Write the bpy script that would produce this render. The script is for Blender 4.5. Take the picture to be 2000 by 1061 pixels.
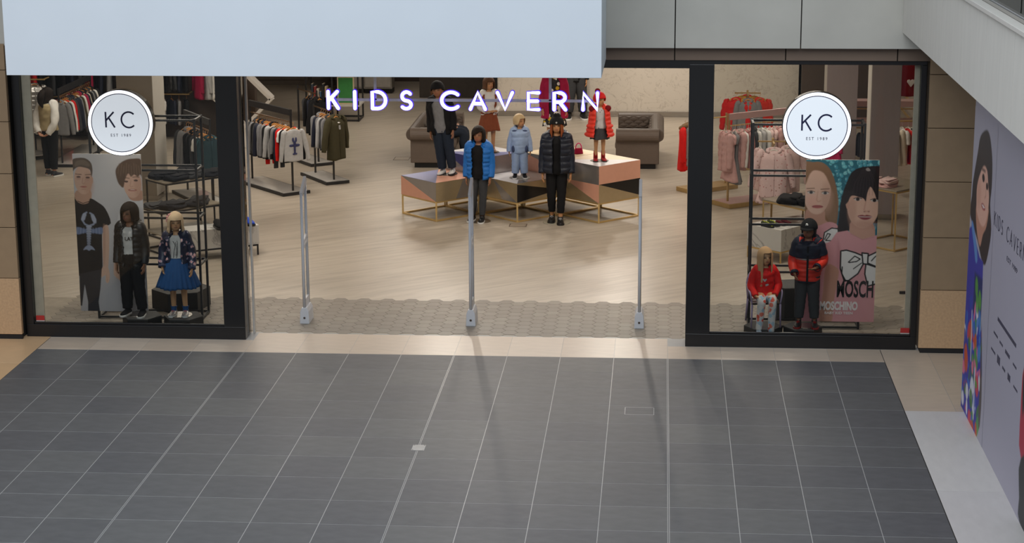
import bpy, bmesh, math, random
import numpy as np
from mathutils import Vector, Matrix

# ------------------------------------------------------------------ clear, camera, world, lights
for o in list(bpy.data.objects):
    bpy.data.objects.remove(o)
SC = bpy.context.scene
COL = SC.collection
PI = math.pi
rnd = random.Random(7)

YAW, PITCH, ROLL = 0.0773, 0.2308, -0.0052
CAM = Vector((-0.111, -21.029, 5.9364))
_fw = Vector((-math.sin(YAW) * math.cos(PITCH), math.cos(YAW) * math.cos(PITCH), -math.sin(PITCH)))
_rt = Vector((math.cos(YAW), math.sin(YAW), 0))
_up = _rt.cross(_fw)
_r2 = _rt * math.cos(ROLL) + _up * math.sin(ROLL)
_u2 = _up * math.cos(ROLL) - _rt * math.sin(ROLL)
cd = bpy.data.cameras.new('camera')
cd.sensor_fit = 'HORIZONTAL'
cd.sensor_width = 36.0
cd.lens = 3801.3 / 2000 * 36.0
cd.clip_end = 200
cam = bpy.data.objects.new('camera', cd)
COL.objects.link(cam)
m3 = Matrix((_r2, _u2, -_fw)).transposed()
cam.matrix_world = Matrix.Translation(CAM) @ m3.to_4x4()
SC.camera = cam

SC.view_settings.view_transform = 'Standard'
SC.view_settings.look = 'None'
SC.view_settings.gamma = 1.0
SC.view_settings.use_curve_mapping = False
SC.view_settings.exposure = 0.0
SC.cycles.use_denoising = True
SC.cycles.max_bounces = 8
SC.cycles.diffuse_bounces = 4
SC.cycles.glossy_bounces = 4
SC.cycles.transmission_bounces = 6
SC.cycles.transparent_max_bounces = 16
SC.cycles.caustics_reflective = False
SC.cycles.caustics_refractive = False
SC.cycles.sample_clamp_indirect = 4.0

# overcast daylight of the glazed atrium roof
wd = bpy.data.worlds.new('world')
SC.world = wd
wd.use_nodes = True
wn = wd.node_tree.nodes['Background']
wn.inputs['Color'].default_value = (0.86, 0.92, 1.0, 1)
wn.inputs['Strength'].default_value = 0.46


def area(name, loc, size, power, col, rot=(0, 0, 0), spread=PI):
    l = bpy.data.lights.new(name, 'AREA')
    l.shape = 'RECTANGLE'
    l.size, l.size_y = size
    l.energy = power
    l.color = col
    l.spread = spread
    o = bpy.data.objects.new(name, l)
    COL.objects.link(o)
    o.location = loc
    o.rotation_euler = rot
    return o


def spot(name, loc, target, power, col, angle=70, blend=.6, radius=.06):
    l = bpy.data.lights.new(name, 'SPOT')
    l.energy = power
    l.color = col
    l.spot_size = math.radians(angle)
    l.spot_blend = blend
    l.shadow_soft_size = radius
    o = bpy.data.objects.new(name, l)
    COL.objects.link(o)
    o.location = loc
    d = Vector(target) - Vector(loc)
    o.rotation_euler = d.to_track_quat('-Z', 'Y').to_euler()
    return o


# skylight over the mall court, and the shop's unseen ceiling spots with added fill panels
area('atrium_skylight', (-3, -14, 13), (14, 12), 2000, (.86, .93, 1.0), (math.radians(25), 0, 0))
WARM = (1.0, .91, .80)
CEIL = 3.42
for (x, y, p) in [(-9.6, 4.5, 52), (-6.2, 4.5, 64), (-2.4, 4.2, 52), (1.4, 4.5, 64),
                  (-9.6, 10, 56), (-6.2, 9.5, 64), (-2.2, 10, 62), (1.6, 9.5, 64),
                  (-9.0, 13.4, 50), (-5.2, 16, 52), (-1.0, 15.5, 80), (2.6, 15, 44), (-6.0, 20.5, 26)]:
    area('ceiling_fill_panel', (x, y, CEIL - .03), (1.2, 1.2), p * .88, WARM)  # unseen panels added as even fill light inside the shop
for (x, y, tx, ty, p) in [(-3.6, 9.9, -3.3, 6.0, 190), (-0.9, 10.3, -1.4, 6.2, 200), (-2.6, 5.2, -2.3, 8.2, 90), (0.4, 6.4, -1.0, 7.6, 90),
                          (-5.0, 3.6, -4.2, 1.0, 70), (-2.4, 4.6, -2.3, 1.2, 80), (0.1, 3.6, -.7, 1.0, 70),
                          (-6.75, 1.05, -6.65, 1.5, 105), (-5.9, 1.0, -6.0, 1.35, 105), (1.3, 1.0, 1.35, 1.35, 105), (2.1, 1.05, 2.0, 1.5, 105), (-5.6, 7.2, -6.2, 10, 80), (-1.6, 15.0, -1.2, 17.9, 110), (1.2, 15.0, 1.2, 17.9, 110),  # those nearest the glass are added to brighten posters and window figures
                          (1.0, 6.2, 1.3, 9.0, 70), (-9.4, 8.8, -10.0, 12, 60), (-7.6, 6.2, -7.6, 9, 60), (-6.9, 3.4, -6.6, 5.4, 40)]:
    spot('unseen_ceiling_spot', (x, y, CEIL - .08), (tx, ty, .2), p * .85, WARM)

# ------------------------------------------------------------------ helpers


def srgb(c):
    return tuple(((v / 255) / 12.92 if v / 255 <= .04045 else ((v / 255 + .055) / 1.055) ** 2.4) for v in c)


MATS = {}


def M(name, rgb, rough=.6, metal=0.0, var=.12, scale=12.0, bump=0.0, bscale=80.0, spec=.5, emit=0.0, alpha=None, stretch=None, attr=None):
    if name in MATS:
        return MATS[name]
    m = bpy.data.materials.new(name)
    m.use_nodes = True
    nt = m.node_tree
    b = nt.nodes['Principled BSDF']
    c = srgb(rgb)
    tc = nt.nodes.new('ShaderNodeTexCoord')
    mp = nt.nodes.new('ShaderNodeMapping')
    nt.links.new(tc.outputs['Object'], mp.inputs['Vector'])
    if stretch:
        mp.inputs['Rotation'].default_value = stretch[1]
        mp.inputs['Scale'].default_value = stretch[0]
    nz = nt.nodes.new('ShaderNodeTexNoise')
    nz.inputs['Scale'].default_value = scale
    nz.inputs['Detail'].default_value = 5
    nt.links.new(mp.outputs['Vector'], nz.inputs['Vector'])
    mx = nt.nodes.new('ShaderNodeMix')
    mx.data_type = 'RGBA'
    nt.links.new(nz.outputs['Fac'], mx.inputs['Factor'])
    mx.inputs['A'].default_value = tuple(max(0, v * (1 - var * 1.6)) for v in c) + (1,)
    mx.inputs['B'].default_value = tuple(min(1, v * (1 + var * 1.6)) for v in c) + (1,)
    out = mx.outputs['Result']
    if attr:
        at = nt.nodes.new('ShaderNodeAttribute')
        at.attribute_name = attr
        mm = nt.nodes.new('ShaderNodeMix')
        mm.data_type = 'RGBA'
        mm.blend_type = 'MULTIPLY'
        mm.inputs['Factor'].default_value = 1
        mx.inputs['A'].default_value = (1 - var,) * 3 + (1,)
        mx.inputs['B'].default_value = (1,) * 3 + (1,)
        nt.links.new(at.outputs['Color'], mm.inputs['A'])
        nt.links.new(mx.outputs['Result'], mm.inputs['B'])
        out = mm.outputs['Result']
    nt.links.new(out, b.inputs['Base Color'])
    b.inputs['Roughness'].default_value = rough
    b.inputs['Metallic'].default_value = metal
    b.inputs['Specular IOR Level'].default_value = spec
    if emit:
        b.inputs['Emission Color'].default_value = c + (1,)
        b.inputs['Emission Strength'].default_value = emit
    if bump:
        bn = nt.nodes.new('ShaderNodeTexNoise')
        bn.inputs['Scale'].default_value = bscale
        bn.inputs['Detail'].default_value = 3
        nt.links.new(mp.outputs['Vector'], bn.inputs['Vector'])
        bp = nt.nodes.new('ShaderNodeBump')
        bp.inputs['Strength'].default_value = bump
        bp.inputs['Distance'].default_value = .01
        nt.links.new(bn.outputs['Fac'], bp.inputs['Height'])
        nt.links.new(bp.outputs['Normal'], b.inputs['Normal'])
    MATS[name] = m
    return m


def glass_mat(name, tint=(1, 1, 1), ior=1.28):
    """thin pane: lets light straight through, mirrors a little more at a slant"""
    m = bpy.data.materials.new(name)
    m.use_nodes = True
    nt = m.node_tree
    for n in list(nt.nodes):
        nt.nodes.remove(n)
    o = nt.nodes.new('ShaderNodeOutputMaterial')
    t = nt.nodes.new('ShaderNodeBsdfTransparent')
    t.inputs['Color'].default_value = tuple(tint) + (1,)
    g = nt.nodes.new('ShaderNodeBsdfGlossy')
    g.inputs['Roughness'].default_value = .01
    f = nt.nodes.new('ShaderNodeFresnel')
    f.inputs['IOR'].default_value = ior
    mx = nt.nodes.new('ShaderNodeMixShader')
    nt.links.new(f.outputs[0], mx.inputs[0])
    nt.links.new(t.outputs[0], mx.inputs[1])
    nt.links.new(g.outputs[0], mx.inputs[2])
    nt.links.new(mx.outputs[0], o.inputs[0])
    return m


def link_mesh(name, me, mat=None, parent=None, loc=None, rz=0):
    o = bpy.data.objects.new(name, me)
    COL.objects.link(o)
    if mat is not None:
        if len(me.materials) == 0:
            me.materials.append(mat)
        elif me.materials[0] != mat:
            o.material_slots[0].link = 'OBJECT'
            o.material_slots[0].material = mat
    if parent is not None:
        o.parent = parent
    if loc is not None:
        o.location = loc
    if rz:
        o.rotation_euler = (0, 0, rz)
    return o


def empty(name, loc=(0, 0, 0), rz=0, parent=None):
    o = bpy.data.objects.new(name, None)
    o.empty_display_size = .1
    COL.objects.link(o)
    o.location = loc
    o.rotation_euler = (0, 0, rz)
    if parent is not None:
        o.parent = parent
    return o


def tag(o, label=None, cat=None, group=None, kind=None):
    if label:
        o['label'] = label
    if cat:
        o['category'] = cat
    if group:
        o['group'] = group
    if kind:
        o['kind'] = kind
    return o


def struct(o):
    o['kind'] = 'structure'
    return o


class MB:
    """collects vertices and faces of ONE mesh"""

    def __init__(s):
        s.v, s.f, s.fm = [], [], []
        s.mi = 0

    def add(s, vs, fs):
        n = len(s.v)
        s.v += [tuple(p) for p in vs]
        s.f += [tuple(i + n for i in f) for f in fs]
        s.fm += [s.mi] * len(fs)
        return s

    def box(s, x0, x1, y0, y1, z0, z1):
        vs = [(x0, y0, z0), (x1, y0, z0), (x1, y1, z0), (x0, y1, z0), (x0, y0, z1), (x1, y0, z1), (x1, y1, z1), (x0, y1, z1)]
        return s.add(vs, [(0, 3, 2, 1), (4, 5, 6, 7), (0, 1, 5, 4), (1, 2, 6, 5), (2, 3, 7, 6), (3, 0, 4, 7)])

    def bar(s, a, b, w, h=None):
        """square bar from a to b"""
        h = h or w
        a, b = Vector(a), Vector(b)
        d = (b - a).normalized()
        up = Vector((0, 0, 1)) if abs(d.z) < .95 else Vector((0, 1, 0))
        sx = d.cross(up).normalized() * (w / 2)
        sy = sx.cross(d).normalized() * (h / 2)
        vs = [a - sx - sy, a + sx - sy, a + sx + sy, a - sx + sy, b - sx - sy, b + sx - sy, b + sx + sy, b - sx + sy]
        return s.add(vs, [(0, 3, 2, 1), (4, 5, 6, 7), (0, 1, 5, 4), (1, 2, 6, 5), (2, 3, 7, 6), (3, 0, 4, 7)])

    def prism(s, poly, z0, z1):
        n = len(poly)
        vs = [(x, y, z0) for x, y in poly] + [(x, y, z1) for x, y in poly]
        fs = [tuple(range(n - 1, -1, -1)), tuple(range(n, 2 * n))]
        fs += [(i, (i + 1) % n, n + (i + 1) % n, n + i) for i in range(n)]
        return s.add(vs, fs)

    def prism_xz(s, poly, y0, y1):
        n = len(poly)
        vs = [(x, y0, z) for x, z in poly] + [(x, y1, z) for x, z in poly]
        fs = [tuple(range(n)), tuple(range(2 * n - 1, n - 1, -1))]
        fs += [(i, n + i, n + (i + 1) % n, (i + 1) % n) for i in range(n)]
        return s.add(vs, fs)

    def rings(s, R, close=True, cap=True):
        """R: list of rings (lists of points, same count)"""
        n = len(R[0])
        vs = [p for r in R for p in r]
        fs = []
        for i in range(len(R) - 1):
            for j in range(n if close else n - 1):
                k = (j + 1) % n
                fs.append((i * n + j, i * n + k, (i + 1) * n + k, (i + 1) * n + j))
        if cap and close:
            fs.append(tuple(range(n - 1, -1, -1)))
            fs.append(tuple((len(R) - 1) * n + j for j in range(n)))
        return s.add(vs, fs)

    def tube(s, pts, rad, seg=8, ref=(1, 0, 0), cap=True, mod=None, sub=0, round_ends=False):
        pts = [Vector(p) for p in pts]
        rad = [(r, r) if not isinstance(r, (tuple, list)) else tuple(r) for r in (rad if isinstance(rad, (list, tuple)) else [rad] * len(pts))]
        if sub:
            pts, rad = smooth_path(pts, rad, sub)
        if round_ends:
            d0 = (pts[0] - pts[1]).normalized()
            d1 = (pts[-1] - pts[-2]).normalized()
            r0, r1 = max(rad[0]), max(rad[-1])
            pts = [pts[0] + d0 * r0 * .95, pts[0] + d0 * r0 * .6] + pts + [pts[-1] + d1 * r1 * .6, pts[-1] + d1 * r1 * .95]
            k = lambda q, a: (q[0] * a, q[1] * a)
            rad = [k(rad[0], .3), k(rad[0], .8)] + rad + [k(rad[-1], .8), k(rad[-1], .3)]
        n = len(pts)
        R = []
        x = Vector(ref)
        for i in range(n):
            t = (pts[min(i + 1, n - 1)] - pts[max(i - 1, 0)])
            if t.length < 1e-9:
                t = Vector((0, 0, 1))
            t.normalize()
            x = x - t * x.dot(t)
            if x.length < 1e-5:
                x = t.orthogonal()
            x.normalize()
            y = t.cross(x)
            ring = []
            for j in range(seg):
                a = 2 * PI * j / seg
                k = mod(a, i / (n - 1)) if mod else 1.0
                ring.append(pts[i] + x * (math.cos(a) * rad[i][0] * k) + y * (math.sin(a) * rad[i][1] * k))
            R.append(ring)
        return s.rings(R, True, cap)

    def ell(s, c, r, nu=16, nv=10):
        R = []
        for i in range(1, nv):
            p = PI * i / nv
            R.append([(c[0] + r[0] * math.sin(p) * math.cos(2 * PI * j / nu), c[1] + r[1] * math.sin(p) * math.sin(2 * PI * j / nu), c[2] - r[2] * math.cos(p)) for j in range(nu)])
        return s.rings(R)

    def mesh(s, name='mesh', smooth=False):
        me = bpy.data.meshes.new(name)
        me.from_pydata([tuple(p) for p in s.v], [], s.f)
        if any(s.fm):
            me.polygons.foreach_set('material_index', s.fm)
        if smooth:
            me.polygons.foreach_set('use_smooth', [True] * len(me.polygons))
        me.update()
        return me

    def build(s, name, mat, parent=None, loc=None, rz=0, smooth=False, bevel=0.0):
        me = s.mesh(name, smooth)
        mats = mat if isinstance(mat, (list, tuple)) else [mat]
        for m in mats:
            me.materials.append(m)
        o = link_mesh(name, me, None, parent, loc, rz)
        if bevel:
            bv = o.modifiers.new('bevel', 'BEVEL')
            bv.width = bevel
            bv.segments = 2
            bv.limit_method = 'ANGLE'
        return o


def smooth_path(pts, rad, sub):
    P, Q = [], []
    n = len(pts)
    for i in range(n - 1):
        p0, p1, p2, p3 = pts[max(i - 1, 0)], pts[i], pts[i + 1], pts[min(i + 2, n - 1)]
        r0, r1, r2, r3 = rad[max(i - 1, 0)], rad[i], rad[i + 1], rad[min(i + 2, n - 1)]
        for k in range(sub):
            t = k / sub
            c = (-.5 * t + t * t - .5 * t ** 3, 1 - 2.5 * t * t + 1.5 * t ** 3, .5 * t + 2 * t * t - 1.5 * t ** 3, -.5 * t * t + .5 * t ** 3)
            P.append(p0 * c[0] + p1 * c[1] + p2 * c[2] + p3 * c[3])
            Q.append(tuple(max(.0005, r0[q] * c[0] + r1[q] * c[1] + r2[q] * c[2] + r3[q] * c[3]) for q in (0, 1)))
    P.append(pts[-1])
    Q.append(rad[-1])
    return P, Q


def remeshed(mb, voxel, smooth=2, name='body'):
    """weld overlapping closed shells into one continuous skin"""
    me = mb.mesh(name)
    o = bpy.data.objects.new('tmp', me)
    COL.objects.link(o)
    r = o.modifiers.new('r', 'REMESH')
    r.mode = 'VOXEL'
    r.voxel_size = voxel
    if smooth:
        sm = o.modifiers.new('s', 'SMOOTH')
        sm.factor = .5
        sm.iterations = smooth
    dg = bpy.context.evaluated_depsgraph_get()
    out = bpy.data.meshes.new_from_object(o.evaluated_get(dg))
    out.polygons.foreach_set('use_smooth', [True] * len(out.polygons))
    bpy.data.objects.remove(o)
    bpy.data.meshes.remove(me)
    out.name = name
    return out


def text_mesh(body, size, extrude=.001, sx=1.0, align='CENTER', bold=0.0, space=1.0):
    c = bpy.data.curves.new('t', 'FONT')
    c.body = body
    c.size = size
    c.extrude = extrude
    c.align_x = align
    c.align_y = 'CENTER'
    c.offset = bold
    c.space_character = space
    c.resolution_u = 3
    o = bpy.data.objects.new('t', c)
    COL.objects.link(o)
    dg = bpy.context.evaluated_depsgraph_get()
    me = bpy.data.meshes.new_from_object(o.evaluated_get(dg))
    bpy.data.objects.remove(o)
    bpy.data.curves.remove(c)
    me.materials.clear()
    me.transform(Matrix.Diagonal((sx, 1, 1, 1)))
    return me


def stand_up(me, x, y, z, rz=0):
    """turn a flat text mesh upright, facing -Y (rz turns it further)"""
    me.transform(Matrix.Translation((x, y, z)) @ Matrix.Rotation(rz, 4, 'Z') @ Matrix.Rotation(PI / 2, 4, 'X'))
    return me
# ------------------------------------------------------------------ materials of the setting
m_grout = M('pale_joint', (158, 157, 155), .4, var=.1, scale=3)
m_tile = [M('dark_tile_%d' % i, c, .5, var=.17, scale=5.5, bump=.05, bscale=60, spec=.28, stretch=((1, 1.9, 1), (0, 0, 0))) for i, c in enumerate([(93, 93, 94), (89, 89, 91), (96, 96, 96), (91, 91, 92)])]
m_beige = [M('beige_stone_%d' % i, c, .35, var=.08, scale=4, spec=.4, stretch=((1, 3, 1), (0, 0, 0))) for i, c in enumerate([(197, 179, 160), (192, 174, 155), (201, 184, 166)])]
m_pale = [M('pale_stone_%d' % i, c, .35, var=.06, scale=4, spec=.4, stretch=((3, 1, 1), (0, 0, 0))) for i, c in enumerate([(206, 202, 198), (202, 198, 195)])]
m_hex = [M('hex_stone_%d' % i, c, .5, var=.18, scale=9, stretch=((1, 4, 1), (0, 0, 0))) for i, c in enumerate([(131, 122, 111), (128, 119, 108), (134, 126, 114), (126, 117, 106)])]
m_black = M('black_metal', (22, 21, 22), .28, var=.05, spec=.5)
m_gloss = M('black_gloss', (16, 15, 16), .04, var=.03, spec=.9)
m_joint_dark = M('dark_joint', (40, 36, 32), .8)
m_plinth = M('black_skirting', (18, 18, 20), .5)
m_white_board = M('white_board', (222, 230, 238), .55, var=.02, scale=2)
m_grey_panel = M('grey_stone_panel', (186, 183, 174), .6, var=.07, scale=2.2)
m_bronze = M('bronze_panel', (112, 94, 80), .5, var=.06, scale=3)
m_brown = M('brown_stone', (148, 124, 96), .55, var=.07, scale=9, bump=.03)
m_speck = M('speckled_stone', (188, 154, 118), .5, var=.16, scale=40, bump=.03)
m_fascia = M('pale_fascia', (212, 208, 200), .6, var=.05, scale=2.5, stretch=((1, 4, .6), (0, 0, 0)))
m_hoard = M('hoarding_print', (172, 168, 182), .55, var=.005, scale=2, spec=.3)
m_plaster = M('shop_plaster', (150, 138, 126), .8, var=.05, scale=2)
m_dark_wall = M('dark_brown_wall', (70, 58, 50), .7, var=.12, scale=3)
m_ceiling = M('shop_ceiling', (205, 198, 186), .9, var=.03)
m_white_paint = M('white_paint', (205, 200, 192), .6, var=.04)
m_taupe = M('taupe_column', (128, 118, 106), .6, var=.05, scale=4)
m_mauve = M('mauve_column', (152, 142, 142), .6, var=.05, scale=3, stretch=((6, 6, .5), (0, 0, 0)))
m_steel = M('brushed_steel', (176, 172, 166), .25, 1.0, var=.05)
m_glass = glass_mat('clear_glass', (.85, .855, .84))
m_green_glass = glass_mat('green_glass', (.50, .74, .70))


def wood_floor():
    m = bpy.data.materials.new('streaky_wood_floor')
    m.use_nodes = True
    nt = m.node_tree
    b = nt.nodes['Principled BSDF']
    tc = nt.nodes.new('ShaderNodeTexCoord')
    mp = nt.nodes.new('ShaderNodeMapping')
    mp.vector_type = 'TEXTURE'
    mp.inputs['Rotation'].default_value = (0, 0, math.radians(36))
    mp.inputs['Scale'].default_value = (2.4, .26, 1)
    nt.links.new(tc.outputs['Object'], mp.inputs['Vector'])
    nz = nt.nodes.new('ShaderNodeTexNoise')
    nz.inputs['Scale'].default_value = 2.6
    nz.inputs['Detail'].default_value = 8
    nz.inputs['Roughness'].default_value = .62
    nz.inputs['Distortion'].default_value = .6
    nt.links.new(mp.outputs['Vector'], nz.inputs['Vector'])
    cr = nt.nodes.new('ShaderNodeValToRGB')
    e = cr.color_ramp.elements
    e[0].position, e[0].color = .2, srgb((150, 141, 129)) + (1,)
    e[1].position, e[1].color = .8, srgb((194, 184, 170)) + (1,)
    k = e.new(.5)
    k.color = srgb((178, 167, 152)) + (1,)
    nt.links.new(nz.outputs['Fac'], cr.inputs[0])
    nt.links.new(cr.outputs[0], b.inputs['Base Color'])
    b.inputs['Roughness'].default_value = .33
    b.inputs['Specular IOR Level'].default_value = .4
    return m


def marble(name, base=(214, 205, 192), vein=(120, 112, 102), scale=1.6, width=.035, rough=.4):
    m = bpy.data.materials.new(name)
    m.use_nodes = True
    nt = m.node_tree
    b = nt.nodes['Principled BSDF']
    tc = nt.nodes.new('ShaderNodeTexCoord')
    nz = nt.nodes.new('ShaderNodeTexNoise')
    nz.inputs['Scale'].default_value = scale
    nz.inputs['Detail'].default_value = 6
    nz.inputs['Roughness'].default_value = .6
    nz.inputs['Distortion'].default_value = 1.2
    nt.links.new(tc.outputs['Object'], nz.inputs['Vector'])
    sb = nt.nodes.new('ShaderNodeMath')
    sb.operation = 'SUBTRACT'
    sb.inputs[1].default_value = .5
    nt.links.new(nz.outputs['Fac'], sb.inputs[0])
    ab = nt.nodes.new('ShaderNodeMath')
    ab.operation = 'ABSOLUTE'
    nt.links.new(sb.outputs[0], ab.inputs[0])
    cr = nt.nodes.new('ShaderNodeValToRGB')
    cr.color_ramp.elements[0].color = srgb(vein) + (1,)
    cr.color_ramp.elements[1].position = width
    cr.color_ramp.elements[1].color = srgb(base) + (1,)
    nt.links.new(ab.outputs[0], cr.inputs[0])
    n2 = nt.nodes.new('ShaderNodeTexNoise')
    n2.inputs['Scale'].default_value = scale * 2.3
    nt.links.new(tc.outputs['Object'], n2.inputs['Vector'])
    c2 = nt.nodes.new('ShaderNodeValToRGB')
    c2.color_ramp.elements[0].position = .45
    c2.color_ramp.elements[0].color = srgb(base) + (1,)
    c2.color_ramp.elements[1].position = .62
    c2.color_ramp.elements[1].color = (1, 1, 1, 1)
    mx = nt.nodes.new('ShaderNodeMix')
    mx.data_type = 'RGBA'
    nt.links.new(n2.outputs['Fac'], mx.inputs['Factor'])
    nt.links.new(cr.outputs[0], mx.inputs['A'])
    mx.inputs['B'].default_value = srgb(base) + (1,)
    nt.links.new(mx.outputs['Result'], b.inputs['Base Color'])
    b.inputs['Roughness'].default_value = rough
    return m


m_wood = wood_floor()
m_marble_wall = marble('marbled_wallpaper', (204, 196, 184), (150, 140, 128), 3.2, .014, .6)
m_marble = marble('white_marble', (214, 212, 208), (120, 122, 124), 1.3, .03, .25)

# ------------------------------------------------------------------ mall floor, tile by tile
floor = struct(MB().box(-60, 50, -90, .88, -.12, -.0012).build('floor', m_grout))
T = .6
WIDE = (4, 8, 12)
shape_cache = {}


def tile(parent, x0, x1, y0, y1, mat, name='tile', z1=0.0, z0=-.03, ch=.002):
    key = (round(x1 - x0, 3), round(y1 - y0, 3), name)
    w, d = (x1 - x0) / 2, (y1 - y0) / 2
    if key not in shape_cache:
        mb = MB()
        a = [(-w, -d), (w, -d), (w, d), (-w, d)]
        b = [(-w + ch, -d + ch), (w - ch, -d + ch), (w - ch, d - ch), (-w + ch, d - ch)]
        mb.rings([[(x, y, z0) for x, y in a], [(x, y, z1 - ch) for x, y in a], [(x, y, z1) for x, y in b]])
        me = mb.mesh(name)
        me.materials.append(mat)
        shape_cache[key] = me
    return link_mesh(name, shape_cache[key], mat, parent, ((x0 + x1) / 2, (y0 + y1) / 2, 0))


G = .0026
for c in range(-5, 16):
    for r in range(0, 14):
        xl = (c - 12) * T + (.009 if c in WIDE else G)
        xr = (c + 1 - 12) * T - (.009 if c + 1 in WIDE else G)
        if c < 0:
            continue
        tile(floor, xl, xr, -(r + 1) * T + G, -r * T - G, m_tile[rnd.randrange(4)])
# slim double strip lying in every fourth joint
for c in WIDE:
    MB().box((c - 12) * T - .0035, (c - 12) * T + .0035, -8.4, 0, -.02, -.0005).build('joint_strip', m_tile[1], floor)
# beige border along the shop front, around the piers and down the left side
for c in range(0, 16):
    y1 = .52 if not 4 <= c < 12 else .845
    tile(floor, (c - 12) * T + .0015, (c + 1 - 12) * T - .0015, G, y1, m_beige[rnd.randrange(3)], 'border_tile', ch=.001)
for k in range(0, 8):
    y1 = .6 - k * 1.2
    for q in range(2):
        tile(floor, -8.42 - q * 1.22, -7.206 - q * 1.22, y1 - 1.2 + .002, y1 - .002, M('warm_lit_stone_%d' % (k % 2), [(208, 172, 132), (202, 166, 126)][k % 2], .35, var=.08, scale=4), 'border_tile', ch=.001)  # warm light on this border is put into the tile colour
tile(floor, 2.406, 2.92, -1.808, .52, m_beige[0], 'border_tile', ch=.001)
tile(floor, 2.924, 4.4, -1.808, .52, m_beige[1], 'border_tile', ch=.001)
for k in range(3):
    tile(floor, 2.406, 3.6, -1.812 - (k + 1) * 2.4 + .003, -1.812 - k * 2.4 - .001, m_pale[k % 2], 'border_tile', ch=.001)
MB().box(2.396, 2.405, -8.4, .50, -.02, -.001).build('edge_strip', m_joint_dark, floor)
MB().box(-7.205, -7.198, -8.4, .50, -.02, -.001).build('edge_strip', m_joint_dark, floor)
# the access cover let into one tile and the small brass plate
cv = empty('access_cover', (-.29, -1.985, 0))
tag(cv, 'tiled access cover with thin steel rim set into the grey mall floor', 'floor cover')
mb = MB()
for a in ((-.15, .15, -.125, -.118), (-.15, .15, .118, .125), (-.15, -.143, -.125, .125), (.143, .15, -.125, .125)):
    mb.box(*a, -.004, .0015)
mb.build('rim', m_grout, cv)
MB().box(-.142, .142, -.117, .117, -.004, .001).build('lid', m_tile[1], cv)
pl = empty('floor_plate', (-2.395, -3.295, 0))
tag(pl, 'small grey metal plate screwed over a floor joint', 'floor plate')
MB().box(-.062, .062, -.085, .085, -.004, .003).build('plate', M('plate_metal', (170, 168, 165), .5, .3), pl)
for sx, sy in ((-.05, -.07), (.05, -.07), (.05, .07), (-.05, .07)):
    MB().tube([(sx, sy, .002), (sx, sy, .0045)], .006, 8).build('screw', m_steel, pl)

# ------------------------------------------------------------------ shop floor: wood sheet and hexagon tiles
wf = struct(MB().box(-12.6, 4.6, 2.42, 23.2, -.1, -.002).build('floor', m_wood))
hx = struct(MB().box(-12.6, 4.6, .85, 2.42, -.1, -.0035).build('floor', M('hex_joint', (158, 149, 136), .7)))
HA = .1
hexme = MB()
gap = HA - .0022
a6 = [(gap * math.cos(PI / 3 * i), gap * math.sin(PI / 3 * i)) for i in range(6)]
hexme.rings([[(x, y, -.02) for x, y in a6], [(x, y, -.001) for x, y in a6], [(x * .985, y * .985, 0) for x, y in a6]])
hexmesh = hexme.mesh('hexagon_tile')
hexmesh.materials.append(m_hex[0])
cells = []
for i in range(-34, 36):
    for j in range(0, 10):
        cx = -2.3 + i * 1.5 * HA
        cy = .85 + .09 + j * HA * math.sqrt(3) + (HA * math.sqrt(3) / 2 if i % 2 else 0)
        if -7.6 < cx < 2.95 and cy < 2.56:
            cells.append((cx, cy))
cells.sort(key=lambda c: (c[1] + (3 if (c[0] < -7.1 or c[0] > 2.7 or -5.3 < c[0] < -4.85 or .15 < c[0] < .45) else 0)))
for (cx, cy) in cells[:300]:
    link_mesh('hexagon_tile', hexmesh, m_hex[rnd.randrange(4)], hx, (cx, cy, 0))
rest = MB()
for (cx, cy) in cells[300:]:
    rest.mi = rnd.randrange(4)
    rest.rings([[(x + cx, y + cy, -.02) for x, y in a6], [(x + cx, y + cy, -.001) for x, y in a6], [(x * .985 + cx, y * .985 + cy, 0) for x, y in a6]])
tag(rest.build('hexagon_tiles', m_hex, hx), kind='stuff')

# ------------------------------------------------------------------ shop front
YF = .53


def shop_window(name, x0, x1, gx0, gx1):
    w = struct(empty(name, ((x0 + x1) / 2, YF, 0)))
    ox, oy = -(x0 + x1) / 2, -YF
    def part(n, a, m=m_black, bev=.004):
        MB().box(a[0] + ox, a[1] + ox, a[2] + oy, a[3] + oy, a[4], a[5]).build(n, m, w, bevel=bev)
    part('bottom_rail', (x0, x1, YF, YF + .12, .0, .15))
    part('top_rail', (x0, x1, YF, YF + .12, 3.235, 3.28))
    if x0 < -3:
        part('jamb', (x0, gx0, YF, YF + .12, .15, 3.235))
        part('column', (gx1, x1, YF, YF + .12, .15, 3.235))
        part('column_return', (gx1 + .02, x1 - .001, YF + .12, YF + .33, .0, 3.235), m_gloss)
        part('white_reveal', (gx0 + .0, gx0 + .105, YF + .085, YF + .115, .02, 3.3), M('reveal_paint', (232, 220, 200), .6))
    else:
        part('column', (x0, gx0, YF, YF + .12, .15, 3.235))
        part('column_return', (x0 + .001, gx0 - .02, YF + .12, YF + .33, .0, 3.235), m_gloss)
        part('jamb', (gx1, x1, YF, YF + .12, .15, 3.235))
        part('white_reveal', (gx1 - .06, gx1, YF + .085, YF + .115, .02, 3.3), M('reveal_paint', (232, 220, 200), .6))
    part('inner_bead', (gx0, gx1, YF + .02, YF + .045, .15, .175))
    part('pane', (gx0 - .01, gx1 + .01, YF + .05, YF + .058, .14, 3.24), m_glass, 0)
    return w


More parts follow.
